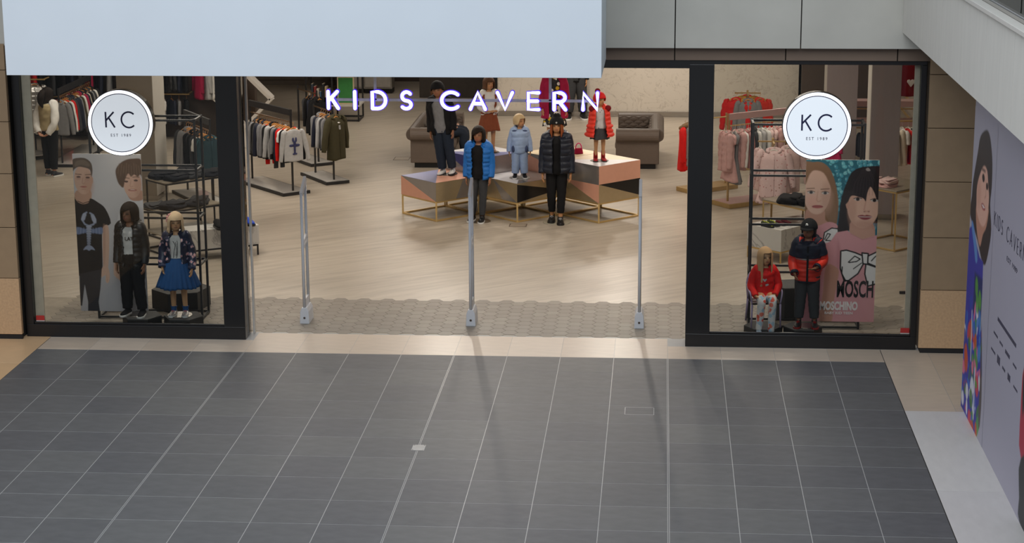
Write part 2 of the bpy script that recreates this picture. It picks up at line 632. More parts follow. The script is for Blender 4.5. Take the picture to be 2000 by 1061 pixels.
shop_window('window_1', -7.49, -4.89, -7.40, -5.14)
shop_window('window_2', .2, 2.80, .475, 2.735)
struct(MB().box(-4.895, .205, YF, YF + .3, 3.19, 3.28).build('trim_1', m_black))
struct(MB().box(-4.865, -4.845, YF + .3, YF + .36, 0, 3.2).build('trim_2', M('pale_jamb_edge', (190, 186, 180), .4)))
tr = struct(MB().box(-8.6, 3.6, YF + .02, YF + .3, 3.28, 3.62).build('trim_3', m_joint_dark))
x = .035 - 1.216 * 7
for i in range(10):
    tile_w = 1.216
    MB().box(x + .006, x + tile_w - .006, YF - .02, YF + .03, 3.282, 3.6).build('panel', m_bronze, tr, bevel=.002)
    x += tile_w
wfz = struct(MB().box(-9.4, 3.4, .46, .5, 3.47, 6.5).build('wall_front', m_joint_dark))
x = .035 - 1.37 * 6
for i in range(8):
    MB().box(x + .006, x + 1.37 - .006, .42, .47, 3.425, 6.5).build('panel', m_grey_panel, wfz, bevel=.003)
    x += 1.37

# stone piers at both ends of the front
def pier(name, x0, x1, zs):
    p = struct(MB().box(x0 + .02, x1 - .02, .44, .9, 0, 3.44).build(name, m_joint_dark))
    MB().box(x0 + .02, x1, .41, .45, 0, .055).build('skirting', m_plinth, p)
    for i in range(len(zs) - 1):
        MB().box(x0, x1, .40, .46, zs[i] + .004, zs[i + 1] - .003).build('stone', m_speck if i == 0 else m_brown, p, bevel=.003)
    return p


pier('wall_pier_right', 2.815, 4.4, [.055, .73, 1.33, 1.96, 2.56, 3.15, 3.45])
pier('wall_pier_left', -9.4, -7.505, [.055, .73, 1.33, 1.96, 2.56, 3.15, 3.45])

# white boxed-out bulkhead over the entrance
bk = struct(MB().box(-6.94, -.72, -1.2, .415, 3.305, 6.5).build('trim_4', m_white_board, bevel=.004))
tag(bk, 'large plain white boxed bulkhead hanging over the shop entrance', 'bulkhead')

# upper walkway on the right: fascia panels, coping, glass balustrade
wb = struct(MB().box(2.56, 6.5, -9.5, .415, 3.61, 4.3).build('wall_right', m_joint_dark))
ys = [.415, -1.27, -2.54, -3.81, -5.08, -6.35, -7.62, -8.9]
for i in range(7):
    MB().box(2.5, 2.57, ys[i + 1] + .004, ys[i] - .004, 3.605, 4.36).build('panel', m_fascia, wb)
MB().box(2.606, 6.5, -9.5, .2, 4.301, 4.33).build('walkway_paving', m_pale[0], wb)
MB().box(2.47, 2.565, -9.5, .2, 4.362, 4.40).build('coping', m_white_paint, wb, bevel=.004)
MB().box(2.566, 2.605, -9.5, .2, 4.362, 4.43).build('glass_channel', m_steel, wb)
for i in range(6):
    MB().box(2.58, 2.592, .15 - (i + 1) * 1.6 + .01, .15 - i * 1.6, 4.44, 5.5).build('glass_panel', m_green_glass, wb)
MB().bar((2.586, .15, 5.53), (2.586, -9.5, 5.53), .05).build('handrail', m_steel, wb)

# ------------------------------------------------------------------ shop shell
struct(MB().box(-12.7, -12.5, .6, 23.3, 0, 3.5).build('wall_left', m_plaster))
struct(MB().box(4.45, 4.65, .6, 23.3, 0, 3.5).build('wall_far_right', m_plaster))
struct(MB().box(-12.7, 4.65, 23.0, 23.2, 0, 3.5).build('wall_back', m_dark_wall))
struct(MB().box(-12.7, 4.65, .87, 23.2, CEIL, CEIL + .2).build('ceiling', m_ceiling))
struct(MB().box(-12.7, -7.45, .66, .86, 0, 3.5).build('wall_front_left', m_plaster))
struct(MB().box(2.76, 4.65, .91, 1.0, 0, 3.5).build('wall_front_right', m_plaster))
struct(MB().box(-7.45, 2.76, .86, .95, 3.25, 3.5).build('wall_header', m_plaster))
mw = struct(MB().box(-3.4, 2.62, 17.9, 18.3, 0.0, CEIL).build('wall_marble', m_marble_wall))
MB().box(-3.4, 2.62, 17.87, 17.9, .0, .1).build('skirting', m_steel, mw)
struct(MB().box(-3.52, -3.4, 17.88, 23, 0, CEIL).build('wall_corridor', m_black))
struct(MB().box(-5.3, -3.52, 20.4, 20.7, 0, CEIL).build('wall_corridor_end', M('dark_grey_wall', (74, 68, 64), .7)))
# grey fitted cupboards at the very back
for i, (x0, x1) in enumerate([(-7.2, -6.62), (-6.6, -5.98)]):
    k = empty('wall_cupboard', ((x0 + x1) / 2, 21.2, 0))
    tag(k, ['light grey fitted cupboard left of the brown corridor', 'light grey fitted cupboard next to the brown corridor'][i], 'cupboard', 'grey cupboards at the back')
    w = (x1 - x0) / 2
    MB().box(-w, w, -.2, .25, .1, 2.4).build('body', M('cupboard_grey', (150, 146, 140), .5), k)
    MB().box(-w + .03, w - .03, -.22, -.2, .14, 1.1).build('door', M('cupboard_door', (178, 174, 168), .45), k, bevel=.004)
    MB().box(-w + .03, w - .03, -.22, -.2, 1.14, 2.36).build('door', MATS['cupboard_door'], k, bevel=.004)
    MB().box(-w, w, -.15, .2, 0, .1).build('plinth', m_plinth, k)
lp = struct(MB().box(-10.6, -7.4, 22.3, 22.5, 0, CEIL).build('wall_back_left', M('grey_wall_panel', (112, 104, 96), .6)))
for i in range(5):
    MB().box(-10.6 + i * .64 + .01, -10.6 + (i + 1) * .64 - .01, 22.27, 22.3, .12, 2.6).build('panel', MATS['grey_wall_panel'], lp, bevel=.003)
# columns
def column(name, x0, x1, y0, y1, mat, side, label, lit):
    c = struct(empty(name, ((x0 + x1) / 2, (y0 + y1) / 2, 0)))
    w, d = (x1 - x0) / 2, (y1 - y0) / 2
    MB().box(-w, w, -d, d, 0, CEIL).build('shaft', mat, c, bevel=.006)
    if side > 0:  # light falling on the column's side is painted as a paler sheet
        MB().box(w, w + .006, -d + .01, d, 0, CEIL).build('lit_side', lit, c)
    else:
        MB().box(-w - .006, -w, -d + .01, d, 0, CEIL).build('lit_side', lit, c)
    MB().box(-w - .008, w + .008, -d - .008, d, 0, .08).build('skirting', m_steel, c)


column('wall_column_left', -8.62, -8.05, 8.75, 9.45, m_taupe, 1, '', m_white_paint)
column('wall_column_right', 2.99, 3.42, 7.85, 8.35, m_mauve, -1, '', m_white_paint)
column('wall_column_far_right', 2.70, 3.22, 12.2, 12.7, m_mauve, -1, '', m_white_paint)
# dark fitted wall behind the racks on the left, and dark recess beside the marble wall
struct(MB().box(-12.5, -7.75, 15.0, 15.2, 0, CEIL).build('wall_fitted_left', m_dark_wall))
struct(MB().box(2.62, 4.45, 17.0, 17.2, 0, CEIL).build('wall_fitted_right', m_dark_wall))
# floor socket boxes in the shop floor
for i, (x, y, w, d) in enumerate([(-2.2, 7.16, .13, .1), (-4.68, 12.8, .14, .16)]):
    k = empty('floor_socket', (x, y, 0))
    tag(k, ['floor socket lid in front of the middle display table', 'floor socket lid beside the left grey sofa'][i], 'floor socket', 'floor socket lids')
    mb = MB()
    for a in ((-w, w, -d, -d + .012), (-w, w, d - .012, d), (-w, -w + .012, -d, d), (w - .012, w, -d, d)):
        mb.box(*a, -.004, .002)
    mb.build('rim', m_bronze, k)
    MB().box(-w + .014, w - .014, -d + .014, d - .014, -.004, .0005).build('lid', M('socket_lid', (168, 155, 138), .5), k)
# ------------------------------------------------------------------ figures: skin, hair, clothes
m_skin = M('figure_skin', (255, 255, 255), .45, var=.04, scale=30, attr='tone')
CLOTH = {}


def cloth(name, rgb, rough=.85, bump=.15, var=.1, scale=25, spec=.2):
    return M('cloth_' + name, rgb, rough, var=var, scale=scale, bump=bump, bscale=160, spec=spec)


def lerp(a, b, t):
    return a + (b - a) * t


class Figure:
    """a mannequin or person: one skinned body, with hair and clothes as children; local frame faces -Y, feet at z=0"""

    def __init__(s, name, label, cat, loc, rz, h, hf=.165, skin=(196, 152, 112), arms=None, legs=None, wide=1.0,
                 voxel=.009, head_turn=0.0, lips=(150, 80, 70), group=None, seat=False, tilt=(0, 0)):
        s.root = empty(name, loc, rz)
        tag(s.root, label, cat, group)
        s.h, s.hf, s.wide, s.turn = h, hf, wide, head_turn
        s.sh = 1 - hf - .05
        s.hip = .50 if hf > .14 else .52
        sh, hp = s.sh, s.hip
        W = wide
        s.arms = arms or {}
        s.legs = legs or {}
        s.A, s.L = [], []
        for k in (-1, 1):
            d = s.arms.get(k) or [(k * .120, .012, sh - .175), (k * .126, -.03, sh - .315), (k * .124, -.055, sh - .385)]
            s.A.append([Vector((k * .084 * W, 0, sh))] + [Vector(p) for p in d])
            l = s.legs.get(k) or [(k * .052, -.008, .275), (k * .056, .012, .05)]
            s.L.append([Vector((k * .047, 0, hp))] + [Vector(p) for p in l])
        s.z0 = 0.0
        if seat:
            s.z0 = seat
        s.torso = [(hp - .03, .068, .052), (hp + .02, .084, .06), (lerp(hp, sh, .33), .070, .052), (lerp(hp, sh, .62), .076, .058), (lerp(hp, sh, .85), .082, .058), (sh - .012, .080, .05), (sh + .014, .055, .04), (sh + .032, .034, .032), (sh + .06, .029, .030)]
        s.body(skin, voxel, lips)

    def P(s, p):
        return Vector(p) * s.h

    def hring(s, zf):
        """torso half-sizes at a height fraction"""
        t = s.torso
        if zf <= t[0][0]:
            return t[0][1], t[0][2]
        for a, b in zip(t, t[1:]):
            if zf <= b[0]:
                k = (zf - a[0]) / (b[0] - a[0])
                k = k * k * (3 - 2 * k)
                return lerp(a[1], b[1], k), lerp(a[2], b[2], k)
        return t[-1][1], t[-1][2]

    def headmat(s):
        c = Vector((0, -.012, 1 - s.hf / 2))
        return c

    def body(s, skin, voxel, lips):
        mb = MB()
        h = s.h
        mb.tube([s.P((0, 0, z)) for z, a, b in s.torso], [(a * h * s.wide, b * h) for z, a, b in s.torso], 16, sub=3)
        for A in s.A:
            mb.tube([s.P(p) for p in A[:3]], [.030 * h, .023 * h, .0165 * h], 10, sub=4, round_ends=True)
            s.hand(mb, A)
        for L in s.L:
            mb.tube([s.P(p) for p in L], [.050 * h, .033 * h, .021 * h], 12, sub=4, round_ends=True)
            d = Vector((L[-1].x * .25, -1, 0)).normalized()
            a = L[-1]
            mb.tube([s.P(a + Vector((0, .015, -.03))), s.P(a + Vector((0, 0, -.03)) + d * .03), s.P(a + Vector((0, 0, -.035)) + d * .085)], [(.024 * h, .02 * h), (.026 * h, .018 * h), (.022 * h, .012 * h)], 10, sub=2, round_ends=True)
        # head: skull, jaw, nose, ears
        hm = MB()
        c = s.headmat()
        r = s.hf / 2
        hm.ell((0, .10 * r, .08 * r), (.74 * r, .88 * r, .92 * r), 18, 12)
        hm.ell((0, -.16 * r, -.42 * r), (.56 * r, .62 * r, .58 * r), 16, 10)
        hm.tube([(0, -.80 * r, .02 * r), (0, -.88 * r, -.2 * r), (0, -.78 * r, -.27 * r)], [.05 * r, .10 * r, .10 * r], 8, round_ends=True)
        hm.ell((0, -.74 * r, -.5 * r), (.20 * r, .08 * r, .09 * r), 10, 6)
        for k in (-1, 1):
            hm.ell((k * .74 * r, .1 * r, -.12 * r), (.08 * r, .16 * r, .24 * r), 8, 6)
        ct, st = math.cos(s.turn), math.sin(s.turn)
        hm.v = [tuple(s.P((c.x + x * ct - y * st, c.y + x * st + y * ct, c.z + z))) for x, y, z in hm.v]
        mb.add(hm.v, hm.f)
        me = remeshed(mb, voxel, 2)
        # paint eyes, brows and lips on the skin
        n = len(me.vertices)
        co = np.empty(n * 3)
        me.vertices.foreach_get('co', co)
        co = co.reshape(-1, 3) / h
        q = co - np.array(c)
        x = (q[:, 0] * ct + q[:, 1] * st) / r
        y = (-q[:, 0] * st + q[:, 1] * ct) / r
        z = q[:, 2] / r
        colr = np.tile(np.array(srgb(skin)), (n, 1))
        front = (y < -.2) & (z > -1.2)

        def blot(mask, rgb, k=1.0):
            m = np.clip(mask, 0, 1)[:, None] * front[:, None] * k
            colr[:] = colr * (1 - m) + np.array(srgb(rgb)) * m
        for k in (-1, 1):
            blot(1.4 - ((x - k * .3) / .17) ** 2 - ((z + .02) / .085) ** 2, (48, 34, 30), .95)
            blot(1.3 - ((x - k * .32) / .22) ** 2 - ((z - .2) / .05) ** 2, (70, 48, 38), .8)
            blot(1 - ((x - k * .38) / .3) ** 2 - ((z + .3) / .2) ** 2, tuple(min(255, int(v * f)) for v, f in zip(skin, (1.06, .93, .9))), .4)
        blot(1.4 - (x / .24) ** 2 - ((z + .5) / .085) ** 2, lips, .95)
        at = me.color_attributes.new('tone', 'FLOAT_COLOR', 'POINT')
        rgba = np.ones((n, 4))
        rgba[:, :3] = colr
        at.data.foreach_set('color', rgba.ravel())
        o = link_mesh('body', me, m_skin, s.root)
        return o

    def hand(s, mb, A):
        h = s.h
        w, e = A[2], A[3]
        d = (e - w).normalized()
        side = Vector((1 if A[0].x > 0 else -1, 0, 0))
        acr = Vector((0, -1, 0)) - d * Vector((0, -1, 0)).dot(d)
        if acr.length < .2:
            acr = Vector((-side.x, 0, 0)) - d * Vector((-side.x, 0, 0)).dot(d)
        acr.normalize()
        nrm = d.cross(acr)
        inward = -side
        if nrm.dot(inward) < 0:
            nrm = -nrm
        L = (e - w).length
        pw = .019
        mb.tube([s.P(w - d * .01), s.P(w + d * .02), s.P(w + d * L * .75)], [(.016 * h, .013 * h), (.012 * h, .02 * h), (.011 * h, .023 * h)], 10, ref=nrm, sub=2, round_ends=True)
        base = w + d * L * .7
        for k, ln in zip((-1.5, -.5, .5, 1.5), (.040, .047, .044, .034)):
            p0 = base + acr * (k * .0105)
            p1 = p0 + d * ln * .55 + nrm * .004
            p2 = p1 + d * ln * .4 + nrm * .014
            mb.tube([s.P(p0), s.P(p1), s.P(p2)], [.0062 * h, .0058 * h, .0046 * h], 6, sub=2, round_ends=True)
        t0 = w + d * .02 + acr * .016
        mb.tube([s.P(t0), s.P(t0 + acr * .014 + d * .018 + nrm * .006), s.P(t0 + acr * .016 + d * .036 + nrm * .012)], [.0075 * h, .0066 * h, .005 * h], 6, sub=2, round_ends=True)

    # ---- hair and hats
    def head_shell(s, name, mat, k=1.1, brow=.3, back=-.5, gap=.9, length=None, flare=0.0, part=0.0, seg=48, lumps=0.0, rim=0.0, top=1.0):
        """cap of hair or wool over the skull; below the brow line it hangs at the sides and back"""
        mb = MB()
        h, r = s.h, s.hf / 2
        c = s.headmat()
        ct, st = math.cos(s.turn), math.sin(s.turn)

        def w(x, y, z):
            return s.P((c.x + (x * ct - y * st) * r, c.y + (x * st + y * ct) * r, c.z + z * r))
        cols = []
        for j in range(seg):
            a = 2 * PI * j / seg           # a=0 is the front (-Y)
            aa = min(a, 2 * PI - a)
            front = max(0.0, 1 - aa / gap)
            lowf = brow + part * math.sin(a)
            low = lowf if aa < gap * .8 else (lerp(lowf, back, min(1, (aa - gap * .8) / .35)))
            col = []
            n = 12
            zt = 1.0 * k * top
            for i in range(n + 1):
                z = lerp(zt, low, (i / n) ** 1.0)
                zz = max(-1.0, min(1.0, (z - .08) / (.95 * k * top))) if z > .08 else 0
                q = math.sqrt(max(0.0, 1 - zz * zz))
                if z < .08:
                    q = 1.0 - .12 * max(0, (.08 - z)) if not length else 1.0
                q = max(q, .03)
                lump = 1 + lumps * math.sin(a * 7 + i * 1.3) * math.sin(i * .9 + a * 3)
                x = .78 * k * q * lump * math.sin(a)
                y = -(.92 * k) * q * lump * math.cos(a) + .10
                col.append(w(x, y, z))
            if length:
                ll = length + .12 * math.sin(a * 13) * math.sin(a * 5 + 1) if aa > gap * .8 else low
                for i in range(1, 8):
                    t = i / 7
                    z = lerp(low, ll, t)
                    f = 1 + flare * t
                    wig = 1 + .05 * math.sin(a * 9 + t * 3)
                    x = .80 * k * f * wig * math.sin(a)
                    y = -(.9 * k) * f * wig * math.cos(a) + .10
                    if aa < gap * 1.3 and ll < -1.0:
                        y = min(y, lerp(y, -.35 * k, t))
                    col.append(w(x, y, z))
            cols.append(col)
        n = len(cols[0])
        vs = [p for cl in cols for p in cl]
        fs = []
        for j in range(seg):
            j2 = (j + 1) % seg
            for i in range(n - 1):
                fs.append((j * n + i, j * n + i + 1, j2 * n + i + 1, j2 * n + i))
        mb.add(vs, fs)
        mb.add([sum((cl[0] for cl in cols), Vector()) / seg], [])
        t = len(mb.v) - 1
        for j in range(seg):
            mb.f.append((t, j * n, ((j + 1) % seg) * n))
            mb.fm.append(0)
        o = mb.build(name, mat, s.root, smooth=True)
        so = o.modifiers.new('thick', 'SOLIDIFY')
        so.thickness = .007 * h if not rim else rim
        so.offset = 0
        return o

    # ---- clothes
    def top(s, name, mat, hem=.46, ease=.022, gap=0.0, puff=0, sleeve=1.0, neck=.0, cuff=None, flare=0.0, wrinkle=.03, hood=False, collar=0.0, ease_arm=None, seed=1, drop=.0):
        """shirt, coat or puffer following torso and arms; gap = half angle left open at the front"""
        h = s.h
        mb = MB()
        n = 34
        R = []
        seg = 30
        ztop = s.sh + .022 + neck
        for i in range(n + 1):
            t = i / n
            zf = lerp(hem, ztop, t)
            a, b = s.hring(zf)
            k = 1.0
            e = ease
            if zf > s.sh - .01:
                e = lerp(ease, .006, min(1, (zf - s.sh + .01) / .03))
            if puff:
                ph = (t * puff) % 1.0
                k = .90 + .14 * math.sin(PI * ph) ** .55
            fl = flare * (1 - t) ** 1.5
            a, b = (a * s.wide + e + fl) * k, (b + e + fl * .8) * k
            ring = []
            for j in range(seg + 1):
                an = lerp(gap, 2 * PI - gap, j / seg)
                wr = 1 + wrinkle * (math.sin(an * 5 + zf * 60 + seed) * .5 + math.sin(an * 3 - zf * 90 + seed * 2) * .5)
                op = 1.0
                ring.append(Vector((math.sin(an) * a * wr * op, -math.cos(an) * b * wr, zf)) * h)
            R.append(ring)
        if gap == 0:
            R = [r[:-1] for r in R]
            mb.rings(R, True, False)
        else:
            mb.rings(R, False, False)
        ea = ease_arm * .6 if ease_arm is not None else ease * .5
        if sleeve > 0:
            for A in s.A:
                p = [A[0] + Vector((-A[0].x * .35, 0, -.006)), A[0], A[1], A[2]]
                rr = [.026 + ea, .030 + ea, .024 + ea, .018 + ea * .85]
                if sleeve < 1:
                    p = [p[0], p[1], p[1].lerp(p[2], sleeve * 2)]
                    rr = rr[:2] + [.028 + ea * 1.1]
                np_ = (puff * 1.3 if puff else 0)
                mod = (lambda a, t: (.90 + .14 * math.sin(PI * ((t * np_) % 1.0)) ** .55)) if puff else (lambda a, t: 1 + wrinkle * 1.5 * math.sin(t * 26 + 2 * a + seed))
                mb.tube([s.P(q) for q in p], [r * h for r in rr], 14, sub=9, mod=mod, cap=False)
        if hood:
            hz = s.sh + .03
            mb.tube([s.P((-.062, -.045, hz - .015)), s.P((-.074, .015, hz + .014)), s.P((-.04, .062, hz + .012)), s.P((0, .075, hz + .006)), s.P((.04, .062, hz + .012)), s.P((.074, .015, hz + .014)), s.P((.062, -.045, hz - .015))],
                    [.012 * h, .024 * h, .032 * h, .034 * h, .032 * h, .024 * h, .012 * h], 10, sub=4, round_ends=True)
        o = mb.build(name, mat, s.root, smooth=True)
        so = o.modifiers.new('thick', 'SOLIDIFY')
        so.thickness = .010 * h
        so.offset = -.2
        if cuff:
            for A in s.A:
                d = (A[2] - A[1]).normalized()
                c = MB().tube([s.P(A[2] - d * .02), s.P(A[2] + d * .008)], (.021 + ea) * h, 14, cap=False).build('cuff', cuff, o, smooth=True)
                c.modifiers.new('thick', 'SOLIDIFY').thickness = .006 * h
        return o

    def band(s, name, mat, z0, z1, ease, gap=0.0, parent=None):
        mb = MB()
        R = []
        for z in (z0, (z0 + z1) / 2, z1):
            a, b = s.hring(z)
            R.append([Vector((math.sin(an) * (a * s.wide + ease), -math.cos(an) * (b + ease), z)) * s.h for an in [lerp(gap, 2 * PI - gap, j / 30) for j in range(31)]])
        mb.rings(R, False, False)
        o = mb.build(name, mat, parent or s.root, smooth=True)
        o.modifiers.new('thick', 'SOLIDIFY').thickness = .006 * s.h
        return o

    def trousers(s, mat, ease=.012, low=.07, name='trousers', waist=.56, seed=0, flare=.0):
        h = s.h
        mb = MB()
        zz = [s.hip - .035, s.hip, s.hip + .03, waist]
        mb.tube([s.P((0, 0, z)) for z in zz], [((s.hring(z)[0] * s.wide + ease * .8) * h, (s.hring(z)[1] + ease) * h) for z in zz], 18, sub=3)
        for L in s.L:
            e = L[1].lerp(L[2], 1 - (low - .05) / .22) if len(L) == 3 else L[-1]
            pts = [L[0] + Vector((0, 0, .01)), L[0].lerp(L[1], .5), L[1], L[1].lerp(e, .5), e]
            rr = [.050 + ease, .044 + ease, .034 + ease, .031 + ease, .024 + ease + flare]
            mb.tube([s.P(p) for p in pts], [r * h for r in rr], 14, sub=6, mod=lambda a, t: 1 + .035 * math.sin(t * 44 + 3 * a + seed) * (t > .35))
        return mb.build(name, mat, s.root, smooth=True)

    def skirt(s, mat, z1=.56, z0=.30, r1=.07, r0=.15, folds=14, depth=.08, name='skirt', power=1.0, squash=.85):
        mb = MB()
        R = []
        for i in range(15):
            t = i / 14
            z = lerp(z1, z0, t)
            r = lerp(r1, r0, t ** power)
            R.append([Vector((math.sin(a) * r * (1 + depth * t * math.sin(a * folds + t)), -math.cos(a) * r * (squash) * (1 + depth * t * math.sin(a * folds + t)), z + .006 * t * math.sin(a * 5))) * s.h for a in [2 * PI * j / 84 for j in range(84)]])
        mb.rings(R, True, False)
        o = mb.build(name, mat, s.root, smooth=True)
        o.modifiers.new('thick', 'SOLIDIFY').thickness = .006 * s.h
        return o

    def shoes(s, upper, sole, big=1.0, high=.0, lace=None, name='shoe'):
        for L in s.L:
            a = L[-1] * s.h
            d = Vector((L[-1].x * 1.6, -1, 0)).normalized()
            ang = math.atan2(d.y, d.x) + PI / 2
            e = empty(name, (a.x, a.y, a.z - .05 * s.h), ang, s.root)
            k = s.h * big
            sl = MB()
            prof = [(-.030, .019), (-.02, .024), (.02, .026), (.06, .031), (.09, .029), (.108, .018), (.113, .006)]
            bot = [(x, -y) for y, x in prof] + [(-x, -y) for y, x in reversed(prof)]
            sl.prism([(x * k, y * k) for x, y in bot], 0, .014 * k)
            sl.build('sole', sole, e, bevel=.002)
            up = MB()
            pts = [(.030, .030, .021), (.01, .034, .024), (-.02, .034, .025), (-.05, .026, .027), (-.08, .020, .025), (-.100, .016, .015), (-.108, .014, .005)]
            up.tube([Vector((0, y, z * .5 + .008)) * k for y, z, r in pts], [(r * k, z * .62 * k) for y, z, r in pts], 12, sub=2)
            up.tube([Vector((0, .004, .02)) * k, Vector((0, .004, .058 + high)) * k], [.025 * k, .0225 * k], 12, cap=True)
            up.build('upper', upper, e, smooth=True)
            if lace:
                lc = MB()
                for q in range(4):
                    lc.tube([Vector((-.014, -.022 - q * .012, .043 - q * .005)) * k, Vector((0, -.024 - q * .012, .048 - q * .005)) * k, Vector((.014, -.022 - q * .012, .043 - q * .005)) * k], .0022 * k, 5)
                lc.build('laces', lace, e)

    def base(s, r=.12, mat=None, x=0, y=.0):
        mb = MB()
        mb.tube([(x, y, 0), (x, y, .004), (x, y, .008)], [r, r, r - .004], 32)
        return mb.build('base_plate', mat or m_steel, s.root)
# ------------------------------------------------------------------ window plinths
m_plinth_top = M('plinth_grey', (74, 74, 74), .6, spec=.15, var=.08)
m_plinth_side = M('plinth_black', (30, 30, 31), .5)


def hex_plinth(x, y, r, hgt, label, rot=0.0):
    p = empty('display_plinth', (x, y, 0), rot)
    tag(p, label, 'plinth', 'hexagonal plinths in the shop windows')
    a = [(r * math.cos(PI / 3 * i), r * math.sin(PI / 3 * i)) for i in range(6)]
    MB().prism(a, 0, hgt - .012).build('body', m_plinth_side, p, bevel=.003)
    MB().prism([(q * 1.0, w * 1.0) for q, w in a], hgt - .012, hgt).build('top', m_plinth_top, p, bevel=.003)
    return p


hex_plinth(-6.275, 1.14, .24, .12, 'low grey plinth under the mannequin in the black padded jacket')
hex_plinth(-5.77, 1.14, .24, .12, 'low grey plinth under the mannequin in the blue tutu')
hex_plinth(1.115, 1.15, .225, .10, 'low grey plinth under the transparent chair')
hex_plinth(1.575, 1.15, .225, .10, 'low grey plinth under the mannequin in the black cap')
hex_plinth(-6.02, 2.05, .36, .24, 'taller black plinth behind the two left window mannequins', .3)
hex_plinth(1.48, 2.0, .26, .40, 'black plinth block beside the pink fashion poster', .2)

# ------------------------------------------------------------------ cloth colours
c_black = cloth('black', (26, 26, 28))
c_black_shine = cloth('black_quilt', (30, 30, 31), .38, .1, spec=.5)
c_navy = cloth('navy', (28, 33, 50), .6, spec=.3)
c_navy_shine = cloth('navy_quilt', (24, 30, 44), .45, spec=.4)
c_white = cloth('white', (226, 224, 220))
c_grey = cloth('grey', (128, 128, 130))
c_dgrey = cloth('charcoal', (62, 63, 66))
c_lgrey = cloth('pale_grey', (178, 178, 178))
c_blue = cloth('bright_blue', (28, 108, 190), .5, spec=.4)
c_red = cloth('red', (206, 26, 24), .6)
c_orange = cloth('orange_red', (222, 52, 34), .5, spec=.4)
c_denim = cloth('dark_denim', (40, 48, 60))
c_tutu = cloth('tutu_blue', (32, 76, 128), .7)
c_babyblue = cloth('powder_blue', (158, 180, 214), .5)
c_slate = cloth('slate_blue', (66, 78, 112), .6)
c_rust = cloth('rust', (132, 72, 48))
c_magenta = cloth('magenta', (158, 24, 66), .7)
c_pink = cloth('dusty_pink', (208, 166, 162))
c_pale_pink = cloth('pale_pink', (226, 196, 192))
c_cream = cloth('cream', (222, 210, 190))
c_olive = cloth('olive', (66, 62, 44))
c_teal = cloth('teal', (70, 120, 130))
c_sand = cloth('sand', (176, 160, 124))
m_sole_w = M('white_sole', (222, 222, 220), .5)
m_sole_b = M('black_sole', (28, 28, 28), .5)
m_shoe_b = M('black_shoe', (26, 26, 28), .5)
m_shoe_s = M('silver_shoe', (190, 186, 184), .35, .5)
h_dark = M('dark_hair', (34, 26, 22), .6, spec=.15, var=.3, scale=8, bump=.4, bscale=30, stretch=((40, 40, 1.5), (0, 0, 0)))
h_blond = M('blond_hair', (216, 190, 156), .6, spec=.15, var=.2, scale=8, bump=.4, bscale=30, stretch=((40, 40, 1.5), (0, 0, 0)))
h_sandy = M('long_sandy_hair', (200, 162, 120), .6, spec=.15, var=.3, scale=8, bump=.4, bscale=30, stretch=((40, 40, 1.5), (0, 0, 0)))
h_ginger = M('red_brown_hair', (150, 82, 48), .6, spec=.15, var=.3, scale=8, bump=.4, bscale=30, stretch=((40, 40, 1.5), (0, 0, 0)))
h_brown = M('brown_hair', (92, 64, 46), .6, spec=.15, var=.3, scale=8, bump=.3)


def floral():
    """navy satin printed with pale pink blossoms"""
    m = bpy.data.materials.new('cloth_floral_satin')
    m.use_nodes = True
    nt = m.node_tree
    b = nt.nodes['Principled BSDF']
    tc = nt.nodes.new('ShaderNodeTexCoord')
    v = nt.nodes.new('ShaderNodeTexVoronoi')
    v.inputs['Scale'].default_value = 15
    nt.links.new(tc.outputs['Object'], v.inputs['Vector'])
    n = nt.nodes.new('ShaderNodeTexNoise')
    n.inputs['Scale'].default_value = 60
    nt.links.new(tc.outputs['Object'], n.inputs['Vector'])
    ad = nt.nodes.new('ShaderNodeMath')
    ad.operation = 'MULTIPLY_ADD'
    ad.inputs[1].default_value = .5
    nt.links.new(n.outputs['Fac'], ad.inputs[0])
    nt.links.new(v.outputs['Distance'], ad.inputs[2])
    cr = nt.nodes.new('ShaderNodeValToRGB')
    cr.color_ramp.interpolation = 'CONSTANT'
    e = cr.color_ramp.elements
    e[0].color = srgb((238, 200, 196)) + (1,)
    e[1].position = .46
    e[1].color = srgb((206, 130, 132)) + (1,)
    k = e.new(.54)
    k.color = srgb((150, 156, 176)) + (1,)
    k = e.new(.60)
    k.color = srgb((30, 36, 62)) + (1,)
    nt.links.new(ad.outputs[0], cr.inputs[0])
    nt.links.new(cr.outputs[0], b.inputs['Base Color'])
    b.inputs['Roughness'].default_value = .35
    return m


def print_cloth(name, ground, spots, scale=9, edge=.33):
    m = bpy.data.materials.new('cloth_' + name)
    m.use_nodes = True
    nt = m.node_tree
    b = nt.nodes['Principled BSDF']
    tc = nt.nodes.new('ShaderNodeTexCoord')
    v = nt.nodes.new('ShaderNodeTexVoronoi')
    v.inputs['Scale'].default_value = scale
    nt.links.new(tc.outputs['Object'], v.inputs['Vector'])
    cr = nt.nodes.new('ShaderNodeValToRGB')
    cr.color_ramp.interpolation = 'CONSTANT'
    for i, c in enumerate(spots):
        el = cr.color_ramp.elements[i] if i < 2 else cr.color_ramp.elements.new(i / len(spots))
        el.position = i / len(spots)
        el.color = srgb(c) + (1,)
    nt.links.new(v.outputs['Color'], cr.inputs[0])
    st = nt.nodes.new('ShaderNodeMath')
    st.operation = 'GREATER_THAN'
    st.inputs[1].default_value = edge
    nt.links.new(v.outputs['Distance'], st.inputs[0])
    mx = nt.nodes.new('ShaderNodeMix')
    mx.data_type = 'RGBA'
    nt.links.new(st.outputs[0], mx.inputs['Factor'])
    nt.links.new(cr.outputs[0], mx.inputs['A'])
    mx.inputs['B'].default_value = srgb(ground) + (1,)
    nt.links.new(mx.outputs['Result'], b.inputs['Base Color'])
    b.inputs['Roughness'].default_value = .8
    return m


